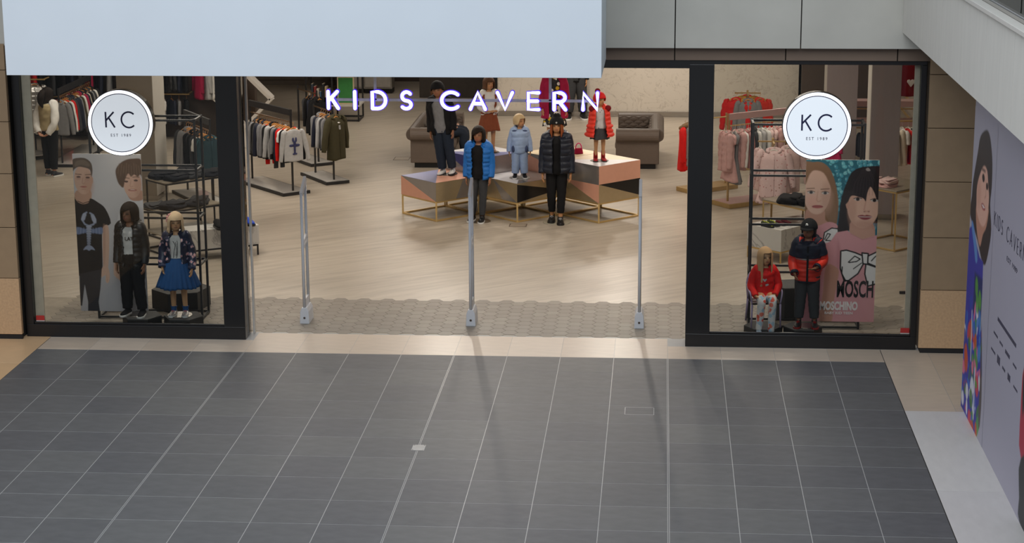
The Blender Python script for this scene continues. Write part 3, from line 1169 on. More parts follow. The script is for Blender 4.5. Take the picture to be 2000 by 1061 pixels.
c_floral = floral()
c_comic = print_cloth('bold_print', (28, 28, 30), [(230, 226, 216), (214, 176, 40), (40, 40, 44), (232, 228, 220)], 16, .5)
c_legging = print_cloth('patch_leggings', (216, 214, 214), [(222, 92, 74), (224, 222, 220), (168, 196, 214), (226, 120, 100)], 22, .6)
c_pinkfloral = print_cloth('pink_floral', (222, 192, 190), [(190, 120, 124), (226, 200, 198), (168, 130, 122), (228, 204, 202)], 26, .28)
c_greyprint = print_cloth('grey_print', (190, 188, 188), [(150, 150, 156), (198, 196, 196), (120, 124, 130), (200, 198, 198)], 20, .25)

# ------------------------------------------------------------------ left window figures
TAN, PALE, DARK = (184, 134, 92), (206, 160, 118), (150, 104, 76)
f = Figure('mannequin', 'boy mannequin in open black padded jacket before the boys poster', 'mannequin', (-6.37, 1.16, .12), -.12, 1.36, skin=DARK, voxel=.008, head_turn=-.3, wide=1.08,
           legs={-1: [(-.055, -.01, .275), (-.062, .0, .05)], 1: [(.058, -.015, .275), (.085, -.02, .05)]})
f.head_shell('hair', h_dark, 1.14, .28, -.62, 1.05, length=-.85, flare=-.04, part=.42)
f.top('tee_shirt', c_white, .555, .014, sleeve=0, neck=-.012)
o = f.top('jacket', c_black_shine, .43, .034, gap=.42, puff=8, hood=True, seed=3)
f.trousers(c_black, .02, .06)
f.shoes(c_black, m_sole_w, 1.12)
MB_t = stand_up(text_mesh('LAT', .062, .0015), .025, -.118, 1.36 * .70)
link_mesh('lettering', MB_t, c_black, f.root)
f.base(.13)

f = Figure('mannequin', 'blond girl mannequin in floral bomber jacket and blue tutu', 'mannequin', (-5.82, 1.16, .12), .05, 1.25, hf=.17, skin=PALE, voxel=.008, head_turn=.25, wide=.98,
           arms={-1: [(-.135, .012, .62), (-.135, -.06, .49), (-.115, -.09, .425)], 1: [(.135, .012, .61), (.145, -.05, .47), (.14, -.085, .405)]})
f.head_shell('hair', h_blond, 1.12, .34, -.7, .95, length=-1.12, flare=.05)
fl = MB()
for (x, y, z, r) in [(-.075, -.02, 1.195, .03), (-.055, -.04, 1.225, .026), (-.09, -.005, 1.16, .024), (-.06, -.05, 1.18, .024)]:
    for k in range(5):
        fl.ell((x + r * .6 * math.cos(k * 1.26), y - .01, z + r * .6 * math.sin(k * 1.26)), (r * .55, r * .3, r * .55), 8, 6)
fl.build('hair_flower', M('pink_petals', (232, 170, 168), .7), f.root, smooth=True)
f.top('tee_shirt', c_white, .50, .012, sleeve=0, neck=-.012)
o = f.top('bomber_jacket', c_floral, .50, .036, gap=.5, hood=False, wrinkle=.05, seed=5, cuff=cloth('stripe_cuff', (60, 66, 92)), ease_arm=.03)
f.band('collar', c_navy, f.sh + .012, f.sh + .032, .012, .5)
pr = MB()
for pts in ([(-.02, .74), (.0, .70), (-.012, .64), (-.022, .575)], [(.02, .745), (.022, .70), (.018, .62), (.006, .575)], [(.004, .73), (.012, .66), (.004, .60)]):
    pr.tube([Vector((x, -.0745 + (.006 if z < .6 else 0), z)) * 1.25 for x, z in pts], .003, 5, sub=4)
pr.build('shirt_print', c_black, f.root)
f.skirt(c_tutu, .57, .285, .085, .20, 24, .07, 'tutu', .85, .9)
f.shoes(m_shoe_s, m_sole_w, 1.12, .02, M('red_lace', (190, 60, 60)))
for L in f.L:
    a = L[-1] * f.h
    MB().tube([a + Vector((0, -.004, -.01)), a + Vector((0, 0, .02)), a + Vector((0, .002, .05))], [.034, .033, .042], 20, mod=lambda q, t: 1 + .12 * t * math.sin(q * 9), cap=False).build('sock', c_tutu, f.root, smooth=True)
f.base(.15)

# ------------------------------------------------------------------ right window figures
chair = empty('ghost_chair', (1.12, 1.20, .10), .12)
tag(chair, 'transparent violet tinted armchair under the seated girl mannequin', 'chair')
m_ghost = glass_mat('violet_acrylic', (.86, .82, .92))
m_ghost_e = M('violet_edge', (150, 138, 168), .1, var=.02, spec=.7)
MB().box(-.17, .17, -.16, .16, .275, .29).build('seat', m_ghost, chair, bevel=.004)
for sx in (-1, 1):
    MB().tube([(sx * .17, -.16, 0), (sx * .165, -.155, .28)], [.010, .013], 8).build('leg', m_ghost_e, chair, smooth=True)
    MB().tube([(sx * .18, .19, 0), (sx * .165, .16, .28)], [.010, .013], 8).build('leg', m_ghost_e, chair, smooth=True)
    MB().tube([(sx * .165, -.15, .28), (sx * .185, -.14, .40), (sx * .19, -.05, .43), (sx * .175, .15, .45)], .011, 8, sub=4).build('arm_rest', m_ghost_e, chair, smooth=True)
MB().tube([(-.165, .16, .28), (-.17, .19, .5), (-.09, .21, .60), (.09, .21, .60), (.17, .19, .5), (.165, .16, .28)], .011, 8, sub=5).build('back_rim', m_ghost_e, chair, smooth=True)
bk = MB().prism_xz([(-.15, .30), (.15, .30), (.155, .5), (.08, .585), (-.08, .585), (-.155, .5)], .185, .195).build('backrest', m_ghost, chair)

H = 1.16
zs = .39 - .455 * H
f = Figure('mannequin', 'long haired girl mannequin in red sweatshirt seated on transparent chair', 'mannequin', (1.12, 1.19, zs), .1, H, hf=.175, skin=PALE, voxel=.008, head_turn=.2, wide=1.0,
           legs={-1: [(-.055, -.205, .50), (-.075, -.20, .205)], 1: [(.055, -.20, .50), (.045, -.215, .19)]},
           arms={-1: [(-.135, -.01, .62), (-.105, -.15, .535), (-.07, -.19, .52)], 1: [(.14, -.01, .62), (.08, -.15, .545), (.035, -.185, .525)]})
f.head_shell('hair', h_sandy, 1.10, .55, -.7, .75, length=-3.4, flare=-.05)
f.top('sweatshirt', c_red, .47, .022, wrinkle=.05, seed=2)
f.trousers(c_legging, .008, .05, 'leggings')
f.shoes(M('sandal_strap', (176, 198, 220), .4), m_sole_w, 1.15)
pr = MB()
pr.prism_xz([(-.012, .80), (-.028, .815), (-.038, .80), (-.012, .772), (.012, .80), (.004, .815)], -.1005, -.0985)
pr.prism_xz([(-.005, .745), (.03, .752), (.034, .735), (.0, .722)], -.1015, -.0995)
pr.build('shirt_print', c_lgrey, f.root)

f = Figure('mannequin', 'boy mannequin in black cap and navy and red padded jacket', 'mannequin', (1.61, 1.14, .10), -.1, 1.27, hf=.165, skin=DARK, voxel=.008, head_turn=-.25, wide=1.08,
           arms={-1: [(-.135, .01, .615), (-.115, -.10, .52), (-.10, -.15, .485)], 1: [(.14, -.005, .63), (.085, -.13, .585), (.04, -.155, .57)]},
           legs={-1: [(-.058, -.01, .275), (-.07, .0, .05)], 1: [(.062, -.01, .275), (.075, .0, .05)]})
f.head_shell('cap', c_black, 1.16, .22, .05, 1.2, top=.96)
br = MB()
R = []
for i in range(9):
    a = lerp(-.95, .95, i / 8)
    q = f.turn
    e = 1.0 + .55 * math.cos(a * 1.5)
    c = f.headmat()
    rr = f.hf / 2
    def pt(k, z):
        x, y = .80 * k * math.sin(a), -.95 * k * math.cos(a)
        return f.P((c.x + (x * math.cos(q) - y * math.sin(q)) * rr, c.y + (x * math.sin(q) + y * math.cos(q)) * rr, c.z + z * rr))
    R.append([pt(1.05, .26), pt(1.02 + .62 * math.cos(a * 1.4), .12), pt(1.02 + .62 * math.cos(a * 1.4), .07), pt(1.05, .2)])
br.rings(R)
br.build('peak', c_black, f.root, smooth=True)
em = MB()
q = f.turn
for (x, z, r) in [(0, .66, .13), (.08, .56, .10), (-.06, .52, .10)]:
    yy = -.86
    c = f.headmat()
    p = f.P((c.x + (x * math.cos(q) - yy * math.sin(q)) * rr, c.y + (x * math.sin(q) + yy * math.cos(q)) * rr, c.z + z * rr))
    em.ell(p, (r * rr * f.h, r * rr * f.h * .5, r * rr * f.h * .9), 10, 6)
em.build('badge', c_white, f.root, smooth=True)
f.head_shell('hair', h_dark, 1.04, .25, -.55, 1.1)
o = f.top('jacket', c_orange, .435, .034, puff=9, seed=4, cuff=c_navy)
f.top('jacket_yoke', c_navy, .655, .040, sleeve=.36, hood=True, seed=4, ease_arm=.034)
f.band('reflective_stripe', c_lgrey, .640, .668, .038)
f.band('hem_rib', c_navy, .425, .455, .036)
z = MB()
z.box(-.012, .012, -.131, -.117, .55, .98)
z.build('zip', c_black, f.root)
f.trousers(c_dgrey, .018, .085)
f.shoes(m_shoe_b, M('red_black_sole', (150, 34, 30), .5), 1.12, .01, c_red)
f.base(.13)

# ------------------------------------------------------------------ figures on and around the display tables
ZL, ZH = .59, .86
f = Figure('mannequin', 'boy mannequin in black beanie and open black coat on left table', 'mannequin', (-3.34, 8.08, ZL), -.25, 1.42, hf=.16, skin=DARK, voxel=.012, head_turn=.1, wide=1.1, lips=(140, 80, 66))
f.root.rotation_euler = (0, -.11, -.2)
f.head_shell('beanie', c_black, 1.16, .15, -.15, 1.1, lumps=.01)
f.top('grey_sweatshirt', c_grey, .46, .018, sleeve=0)
f.top('coat', c_black, .44, .04, gap=.55, seed=8, collar=1, hood=True)
f.trousers(c_denim, .02, .07)
f.shoes(c_white, m_sole_b, 1.15, 0, c_black)
f.base(.15)

f = Figure('mannequin', 'boy mannequin in bright blue padded jacket standing before the tables', 'mannequin', (-2.80, 7.42, 0), -.12, 1.43, hf=.16, skin=DARK, voxel=.012, head_turn=-.05, wide=1.12,
           legs={-1: [(-.055, -.01, .275), (-.075, .02, .05)], 1: [(.045, -.02, .275), (.035, -.03, .05)]})
f.head_shell('hair', h_dark, 1.14, .3, -.62, 1.0, length=-.95, flare=-.05, part=.42)
f.top('black_tee_shirt', c_black, .46, .016, sleeve=0)
f.top('jacket', c_blue, .455, .045, gap=.48, puff=8, hood=True, seed=2)
f.trousers(c_dgrey, .006, .07)
f.shoes(m_shoe_b, m_sole_w, 1.15)
f.base(.17, x=.0)

f = Figure('mannequin', 'girl mannequin in white blouse and rust skirt on back table', 'mannequin', (-2.74, 8.5, ZH), .3, 1.17, hf=.165, skin=TAN, voxel=.012, head_turn=.3,
           arms={-1: [(-.125, .0, .62), (-.06, -.10, .56), (-.0, -.12, .56)], 1: [(.125, .0, .62), (.07, -.11, .56), (.02, -.12, .57)]})
f.head_shell('hair', h_brown, 1.13, .3, -.6, 1.0, length=-.85, lumps=.02)
f.top('blouse', c_white, .50, .02, wrinkle=.06)
f.top('pinafore_top', c_rust, .52, .024, gap=.7, sleeve=0, neck=-.03)
f.skirt(c_rust, .58, .30, .08, .145, 7, .05)
f.shoes(M('brown_sandal', (120, 84, 60), .5), m_sole_b, 1.1)
f.base(.16, M('smoked_base', (90, 92, 90), .2))

f = Figure('mannequin', 'small blond toddler mannequin in powder blue snow suit', 'mannequin', (-2.22, 7.82, ZL), .1, .97, hf=.20, skin=TAN, voxel=.012, head_turn=.75, wide=1.15,
           legs={-1: [(-.06, -.01, .25), (-.072, .0, .055)], 1: [(.06, -.01, .25), (.072, .0, .055)]},
           arms={-1: [(-.15, .01, .56), (-.165, -.02, .42), (-.16, -.04, .36)], 1: [(.15, .01, .56), (.165, -.02, .42), (.16, -.04, .36)]})
f.head_shell('hair', M('sandy_blond', (196, 170, 128), .5, var=.2, bump=.3), 1.1, .42, -.55, .85, lumps=.02)
o = f.top('jacket', c_babyblue, .40, .05, puff=3, wrinkle=.03, hood=True, ease_arm=.03)
for sx in (-1, 1):
    MB().ell((sx * .098, -.058, .455), (.026, .05, .055), 12, 8).build('navy_panel', c_slate, o, smooth=True)
    MB().ell((sx * .07, -.03, .725), (.05, .055, .018), 12, 8).build('shoulder_panel', c_slate, o, smooth=True)
f.trousers(c_babyblue, .032, .08)
f.shoes(m_shoe_b, m_sole_w, 1.3)
f.base(.16, M('clear_base', (150, 150, 146), .1))

f = Figure('mannequin', 'girl mannequin in black bobble hat and navy padded jacket', 'mannequin', (-1.64, 7.42, 0), .02, 1.58, hf=.145, skin=TAN, voxel=.012, head_turn=0, wide=1.12,
           legs={-1: [(-.05, -.01, .27), (-.045, .03, .055)], 1: [(.045, -.02, .27), (.035, -.04, .045)]},
           arms={-1: [(-.122, .012, .63), (-.132, -.03, .475), (-.13, -.06, .41)], 1: [(.122, .012, .63), (.132, -.03, .475), (.13, -.06, .41)]})
f.head_shell('hair', h_ginger, 1.06, .3, -.6, .85, length=-2.5, flare=-.05)
f.head_shell('bobble_hat', c_black, 1.2, .22, .0, 1.1)
pm = MB()
pm.ell((0, 0, 1.585), (.062, .062, .05), 18, 12)
pm.v = [tuple(Vector(p) * (1 + .006 * math.sin(i * 2.4))) for i, p in enumerate(pm.v)]
pm.build('bobble', cloth('fur_black', (20, 19, 20), .9, .5), f.root, smooth=True)
MB().ell((0, -.146, 1.52), (.014, .006, .014), 10, 6).build('hat_badge', c_lgrey, f.root)
f.top('black_top', c_black, .47, .016, sleeve=0)
f.top('jacket', c_navy_shine, .475, .05, gap=.28, puff=6, seed=1, hood=True, ease_arm=.032)
f.trousers(c_black, .008, .10)
f.shoes(m_shoe_b, m_sole_b, 1.15, 0, c_lgrey)
f.base(.21, M('glass_base', (170, 166, 150), .08), 0, 0)

f = Figure('mannequin', 'small mannequin in red hooded jacket on the right table', 'mannequin', (-1.02, 7.82, ZH), .15, 1.03, hf=.185, skin=TAN, voxel=.012, head_turn=.5, wide=1.05)
f.head_shell('wool_hat', c_red, 1.18, .22, -.35, 1.0, lumps=.02)
MB().ell((-.03, .03, 1.055), (.042, .042, .04), 14, 10).build('fur_pompom', cloth('fur_red', (120, 22, 30), .9, .5), f.root, smooth=True)
f.top('printed_sweatshirt', c_greyprint, .45, .018, sleeve=0)
f.top('jacket', c_orange, .37, .045, gap=.5, puff=7, flare=.10, seed=6, hood=True, ease_arm=.03)
for sx in (-1, 1):
    MB().ell((sx * .12, -.03, .80), (.05, .05, .048), 14, 10).build('fur_trim', MATS['cloth_fur_red'], f.root, smooth=True)
f.skirt(c_dgrey, .5, .33, .08, .135, 9, .08)
f.shoes(cloth('boot_red', (150, 20, 26), .6), m_sole_b, 1.3, .06, c_black)
f.base(.14, M('clear_base2', (150, 150, 146), .1))

f = Figure('mannequin', 'mannequin in long magenta coat over bold printed dress', 'mannequin', (-1.74, 8.62, ZH), .1, 1.42, hf=.16, skin=(190, 140, 100), voxel=.012)
f.head_shell('hair', h_brown, 1.1, .4, -.6, .9, length=-1.2)
f.top('dress_top', c_comic, .48, .018, sleeve=0)
f.skirt(c_comic, .56, .285, .075, .125, 9, .06, 'dress_skirt')
f.top('coat', c_magenta, .375, .036, gap=.5, flare=.04, wrinkle=.03)
f.shoes(m_shoe_b, m_sole_b)
f.base(.16)

f = Figure('mannequin', 'mannequin in dark grey trousers standing against the marbled wall', 'mannequin', (-1.80, 17.55, 0), .1, 1.6, hf=.14, skin=TAN, voxel=.014, wide=1.05,
           legs={-1: [(-.075, 0, .275), (-.09, .01, .05)], 1: [(.075, 0, .275), (.09, .01, .05)]})
f.head_shell('hair', h_dark, 1.1, .3, -.5, 1.0)
f.top('sweatshirt', c_black, .47, .025)
f.trousers(c_dgrey, .03, .09)
f.shoes(m_shoe_b, m_sole_w, 1.5)

# ------------------------------------------------------------------ people
f = Figure('person', 'woman in white sleeves and sand waistcoat with hands behind her back', 'person', (-10.40, 10.80, 0), 2.75, 1.50, hf=.135, skin=(190, 138, 112), voxel=.011, head_turn=-.75, wide=1.05,
           arms={-1: [(-.13, .055, .63), (-.07, .10, .50), (-.02, .115, .47)], 1: [(.13, .055, .63), (.06, .105, .505), (.015, .12, .475)]},
           legs={-1: [(-.05, 0, .28), (-.055, .015, .05)], 1: [(.05, 0, .28), (.06, -.02, .05)]})
f.head_shell('hair', h_dark, 1.12, .45, -.6, .8, length=-1.5, flare=.02)
tl = MB()
tl.tube([Vector(p) * 1.5 for p in [(0, .075, .96), (0, .105, .92), (.01, .105, .86), (0, .09, .80)]], [.05, .06, .05, .02], 12, sub=4, round_ends=True)
tl.build('ponytail', h_dark, f.root, smooth=True)
f.top('blouse', c_white, .525, .02, ease_arm=.026, wrinkle=.06)
f.top('waistcoat', c_sand, .53, .027, gap=.3, sleeve=0, neck=-.01)
f.trousers(c_black, .014, .085)
f.shoes(M('dark_trainer', (38, 40, 48), .6), m_sole_w, 1.15, 0, c_dgrey)

f = Figure('person', 'seated person in dark jeans on left sofa, mostly hidden by a mannequin', 'person', (-4.02, 12.55, .44 - .47 * 1.72), PI / 2, 1.72, hf=.13, skin=(196, 150, 126), voxel=.014,
           legs={-1: [(-.06, -.27, .52), (-.06, -.29, .27)], 1: [(.06, -.27, .52), (.06, -.29, .27)]},
           arms={-1: [(-.15, -.03, .64), (-.11, -.15, .58), (-.08, -.2, .57)], 1: [(.15, -.03, .64), (.11, -.15, .58), (.08, -.2, .57)]})
f.head_shell('hair', h_brown, 1.1, .4, -.6, .9)
f.top('jumper', c_dgrey, .48, .022)
f.trousers(c_denim, .014, .07)
f.shoes(m_shoe_b, m_sole_b)
# ------------------------------------------------------------------ display tables
m_gold = M('brushed_gold', (212, 180, 120), .4, .55, var=.06)
m_gold_face = M('gold_sheet', (190, 172, 138), .3, .65, var=.05)
m_steel_face = M('mirror_steel', (164, 160, 158), .2, .65, var=.04)
m_peach = M('peach_laminate', (214, 158, 134), .45, var=.03)
m_blackface = M('black_laminate', (24, 23, 24), .3, var=.03)
m_bluegrey = M('blue_grey_laminate', (122, 126, 168), .3, var=.03)
m_indigo = M('indigo_laminate', (58, 62, 126), .3, var=.03)
m_cream_top = M('cream_laminate', (226, 208, 176), .35, var=.03)
m_white_top = M('white_laminate', (220, 220, 224), .25, var=.03)
HD = .60


def facet(parent, q, uv, mat, name='facet', thick=.003):
    p00, p10, p11, p01 = [Vector(p) for p in q]
    n = (p10 - p00).cross(p01 - p00).normalized()
    def at(u, v):
        return p00.lerp(p10, u).lerp(p01.lerp(p11, u), v)
    pts = [at(u, v) for u, v in uv]
    k = len(pts)
    mb = MB()
    mb.add([p + n * thick for p in pts] + [p - n * .001 for p in pts], [tuple(range(k)), tuple(range(2 * k - 1, k - 1, -1))] + [(i, k + i, k + (i + 1) % k, (i + 1) % k) for i in range(k)])
    return mb.build(name, mat, parent)


def display_table(x, yf, z1, label, left, right, top):
    """square on its corner: front corner at (x, yf)"""
    t = empty('display_table', (x, yf + HD, 0))
    tag(t, label, 'display table', 'facetted display tables on gold frames')
    F, R, B, L = (0, -HD), (HD, 0), (0, HD), (-HD, 0)
    MB().prism([F, R, B, L], .302, z1).build('box', m_gold_face, t)
    k = HD - .018
    lg = [(0, -k), (k, 0), (0, k), (-k, 0)]
    for i in range(4):
        a, b = lg[i], lg[(i + 1) % 4]
        MB().bar((a[0], a[1], 0), (a[0], a[1], .3), .024).build('leg', m_gold, t)
        MB().bar((a[0], a[1], .012), (b[0], b[1], .012), .024).build('floor_bar', m_gold, t)
        MB().bar((a[0], a[1], .29), (b[0], b[1], .29), .022).build('top_bar', m_gold, t)
    P3 = lambda p, z: (p[0], p[1], z)
    qL = [P3(L, .302), P3(F, .302), P3(F, z1), P3(L, z1)]
    qR = [P3(F, .302), P3(R, .302), P3(R, z1), P3(F, z1)]
    qT = [P3(F, z1), P3(R, z1), P3(B, z1), P3(L, z1)]
    for q, lst in ((qL, left), (qR, right), (qT, top)):
        for uv, m in lst:
            facet(t, q, uv, m)
    return t


display_table(-3.44, 7.34, ZL, 'low display table at the left under the boy in the beanie',
              [([(0, 0), (1, 0), (0, 1)], m_peach), ([(1, 0), (1, 1), (0, 1)], m_steel_face)],
              [([(0, 0), (.45, 0), (.62, 1), (0, 1)], m_gold_face), ([(.45, 0), (1, 0), (1, 1), (.62, 1)], m_steel_face)],
              [([(0, .0), (.85, 1), (0, 1)], m_bluegrey), ([(0, 0), (1, 0), (1, 1), (.85, 1)], m_peach)])
display_table(-2.225, 7.34, ZL, 'low display table in the middle under the powder blue toddler',
              [([(0, 0), (.6, 0), (.35, 1), (0, 1)], m_gold_face), ([(.6, 0), (1, 0), (.35, 1)], m_steel_face), ([(1, 0), (1, 1), (.35, 1)], m_gold_face)],
              [([(0, 0), (1, .35), (0, .95)], m_blackface), ([(0, .95), (1, .35), (1, 1), (0, 1)], m_gold_face)],
              [([(0, 0), (1, 0), (1, 1)], m_steel_face), ([(0, 0), (1, 1), (0, 1)], m_white_top)])
display_table(-1.01, 7.34, ZH, 'tall display table at the right under the mannequin in red',
              [([(0, .5), (1, .5), (1, 1), (0, 1)], m_steel_face), ([(.1, .5), (1, 0), (1, .5)], m_peach), ([(0, 0), (1, 0), (.1, .5), (0, .5)], m_gold_face)],
              [([(0, .51), (1, .51), (1, 1), (0, 1)], m_peach), ([(0, .51), (1, .04), (1, .51)], m_blackface), ([(0, 0), (1, 0), (1, .04), (0, .51)], m_gold_face)],
              [([(0, 0), (1, 0), (0, 1)], m_white_top), ([(1, 0), (1, 1), (0, 1)], m_cream_top)])
display_table(-2.832, 7.955, ZH, 'tall display table behind the boy in the blue jacket',
              [([(0, 0), (1, 0), (1, .35), (0, 1)], m_steel_face), ([(0, 1), (1, .35), (1, 1)], m_indigo)],
              [([(0, 0), (1, 0), (0, .62)], m_peach), ([(0, .62), (1, 0), (1, 1), (0, 1)], m_steel_face)],
              [([(0, 0), (1, 0), (0, 1)], m_bluegrey), ([(1, 0), (1, 1), (0, 1)], m_white_top)])
display_table(-1.617, 7.955, ZH, 'tall display table under the magenta coat',
              [([(0, 0), (1, 0), (1, .7), (0, 1)], m_peach), ([(0, 1), (1, .7), (1, 1)], m_steel_face)],
              [([(0, 0), (1, 0), (1, 1), (0, 1)], m_gold_face)],
              [([(0, 0), (1, 0), (1, 1), (0, 1)], m_cream_top)])
bag = empty('handbag', (-1.36, 8.42, ZH + .003), .4)
tag(bag, 'small magenta handbag with triangular handle on the cream table', 'handbag')
MB().prism_xz([(-.07, 0), (.07, 0), (.055, .09), (-.055, .09)], -.025, .025).build('body', c_magenta, bag, bevel=.008)
MB().tube([(-.05, 0, .085), (-.035, 0, .14), (.0, 0, .165), (.035, 0, .14), (.05, 0, .085)], .008, 8, sub=4).build('handle', cloth('hot_pink', (214, 44, 120), .5), bag, smooth=True)

# ------------------------------------------------------------------ chesterfield sofas
m_sofa = M('taupe_leather', (98, 86, 77), .5, var=.06, scale=18, bump=.06)
m_button = M('taupe_button', (70, 58, 50), .6)


def roll_profile(n=16):
    """outer panel, rolled top and inner side; x = distance inward from the outer panel, y = height"""
    P = [(0, .09), (0, .47)]
    c, r = (.045, .575), .125
    for i in range(n + 1):
        a = math.radians(218 - i * (218 + 30) / n)
        P.append((c[0] + r * math.cos(a), c[1] + r * math.sin(a)))
    P += [(.19, .42), (.19, .09)]
    return P


def sofa(x_outer, face, y0, y1, label):
    s = empty('chesterfield_sofa', (x_outer, y0, 0))
    tag(s, label, 'sofa', 'grey tufted sofas facing each other')
    D, Ln = .74, y1 - y0
    f = face                      # +1: sits facing +X, its back at local x=0
    prof = roll_profile()
    fx = lambda v: f * v
    # back along Y
    R = []
    for t in np.linspace(0, 1, 9):
        yy = lerp(.03, Ln - .03, t)
        R.append([(fx(u), yy, z) for u, z in prof])
    mb = MB().rings(R)
    mb.build('back', m_sofa, s, bevel=.012)
    for near in (True, False):
        R = []
        for t in np.linspace(0, 1, 9):
            xx = lerp(.0, D, t)
            R.append([(fx(xx), (u if near else Ln - u), z) for u, z in prof])
        MB().rings(R).build('arm_rest', m_sofa, s, bevel=.012)
    MB().box(min(fx(.17), fx(D - .03)), max(fx(.17), fx(D - .03)), .17, Ln - .17, .09, .30).build('base', m_sofa, s, bevel=.01)
    for k in range(2):
        a, b = .2 + k * (Ln - .4) / 2, .2 + (k + 1) * (Ln - .4) / 2
        MB().box(min(fx(.2), fx(D + .02)), max(fx(.2), fx(D + .02)), a + .005, b - .005, .305, .44).build('seat_cushion', m_sofa, s, bevel=.04)
    MB().box(min(fx(.06), fx(D - .06)), max(fx(.06), fx(D - .06)), .06, Ln - .06, 0, .09).build('plinth', m_plinth, s)

    def tuft(n, org, du, dv, nn, nu, nv):
        org, du, dv, nn = Vector(org), Vector(du), Vector(dv), Vector(nn)
        cols, rows = nu * 8, nv * 8
        R = []
        for i in range(rows + 1):
            row = []
            for j in range(cols + 1):
                u, v = j / 8, i / 8
                d = .022 * (abs(math.cos(PI * (u + v) / 2)) * abs(math.cos(PI * (u - v) / 2))) ** .5
                edge = min(1, min(i, rows - i) / 3)
                row.append(org + du * (j / cols) + dv * (i / rows) + nn * (.004 + d * edge))
            R.append(row)
        o = MB().rings(R, False, False).build('tufted_panel', m_sofa, s, smooth=True)
        for i in range(nv + 1):
            for j in range(nu + 1):
                if (i + j) % 2 and 0 < i < nv:
                    p = org + du * (j / nu) + dv * (i / nv) + nn * .006
                    MB().ell(p, (.010, .010, .010), 8, 6).build('button', m_button, o, smooth=True)
    # tufted insides: back and far arm
    tuft('b', (fx(.188), .2, .45), (0, Ln - .4, 0), (fx(-.045), 0, .20), (fx(1), 0, .25), 10, 4)
    tuft('a', (fx(.2), Ln - .188, .45), (fx(D - .22), 0, 0), (0, .045, .20), (0, -1, .25), 6, 4)
    # buttons pressed into the near arm's roll
    for k in range(4):
        MB().ell((fx(.16 + k * .15), .06, .697), (.012, .012, .008), 8, 6).build('button', m_button, s, smooth=True)
    return s


sofa(-4.40, 1, 11.85, 13.75, 'grey tufted sofa on the left, seat turned to the right')
sofa(-.13, -1, 11.90, 13.80, 'grey tufted sofa on the right before the marbled wall')

# ------------------------------------------------------------------ security gates at the entrance
m_gate = M('pale_gate_plastic', (198, 200, 204), .4, var=.03)
for i, x in enumerate((-4.335, -2.335, -.335)):
    g = empty('security_gate', (x, 1.28, 0))
    tag(g, ['tall grey security gate nearest the left shop window', 'tall grey security gate in the middle of the entrance', 'tall grey security gate nearest the right shop window'][i], 'security gate', 'security gates across the entrance')
    R = []
    mb = MB()
    n = 10
    foot = [(-.055, 0, .0), (.055, 0, .0)]
    mb.prism_xz([(-.058, 0), (.058, 0), (.052, .15), (.03, .20), (-.03, .20), (-.052, .15)], 0, .30)
    mb.build('foot', m_gate, g, bevel=.006)
    MB().tube([(0, .02, .12), (0, .02, 1.58)], [.019, .017], 10).build('front_upright', m_gate, g, smooth=True)
    MB().tube([(0, .29, .12), (0, .29, 1.72)], [.019, .017], 10).build('rear_upright', m_gate, g, smooth=True)
    MB().bar((0, .01, 1.57), (0, .30, 1.72), .036, .07).build('top_bridge', m_gate, g, bevel=.006)
    for z in (.93, .99):
        MB().bar((0, .02, z), (0, .29, z + .05), .03, .035).build('cross_bar', m_gate, g, bevel=.004)
    MB().box(-.014, .014, .02, .29, .2, .30).build('lower_web', m_gate, g)
    MB().ell((0, -.004, .075), (.014, .006, .014), 10, 6).build('bolt', m_button, g)

# ------------------------------------------------------------------ garments on hangers
m_hanger = M('wooden_hanger', (190, 130, 66), .45, var=.1)
m_hanger_w = M('white_hanger', (214, 208, 198), .4)


def hanger_mesh(w):
    mb = MB()
    mb.tube([(-w, 0, -.135), (-w * .5, 0, -.10), (0, 0, -.075), (w * .5, 0, -.10), (w, 0, -.135)], [(.006, .011)] * 5, 8, ref=(0, 1, 0), sub=3, round_ends=True)
    mb.tube([(0, 0, -.078), (0, 0, -.03), (.016, 0, -.012), (.012, 0, .006), (-.004, 0, .008), (-.012, 0, -.002)], .0025, 6, sub=3)
    me = mb.mesh('hanger', True)
    me.materials.append(m_hanger)
    return me


HANG = hanger_mesh(.125)


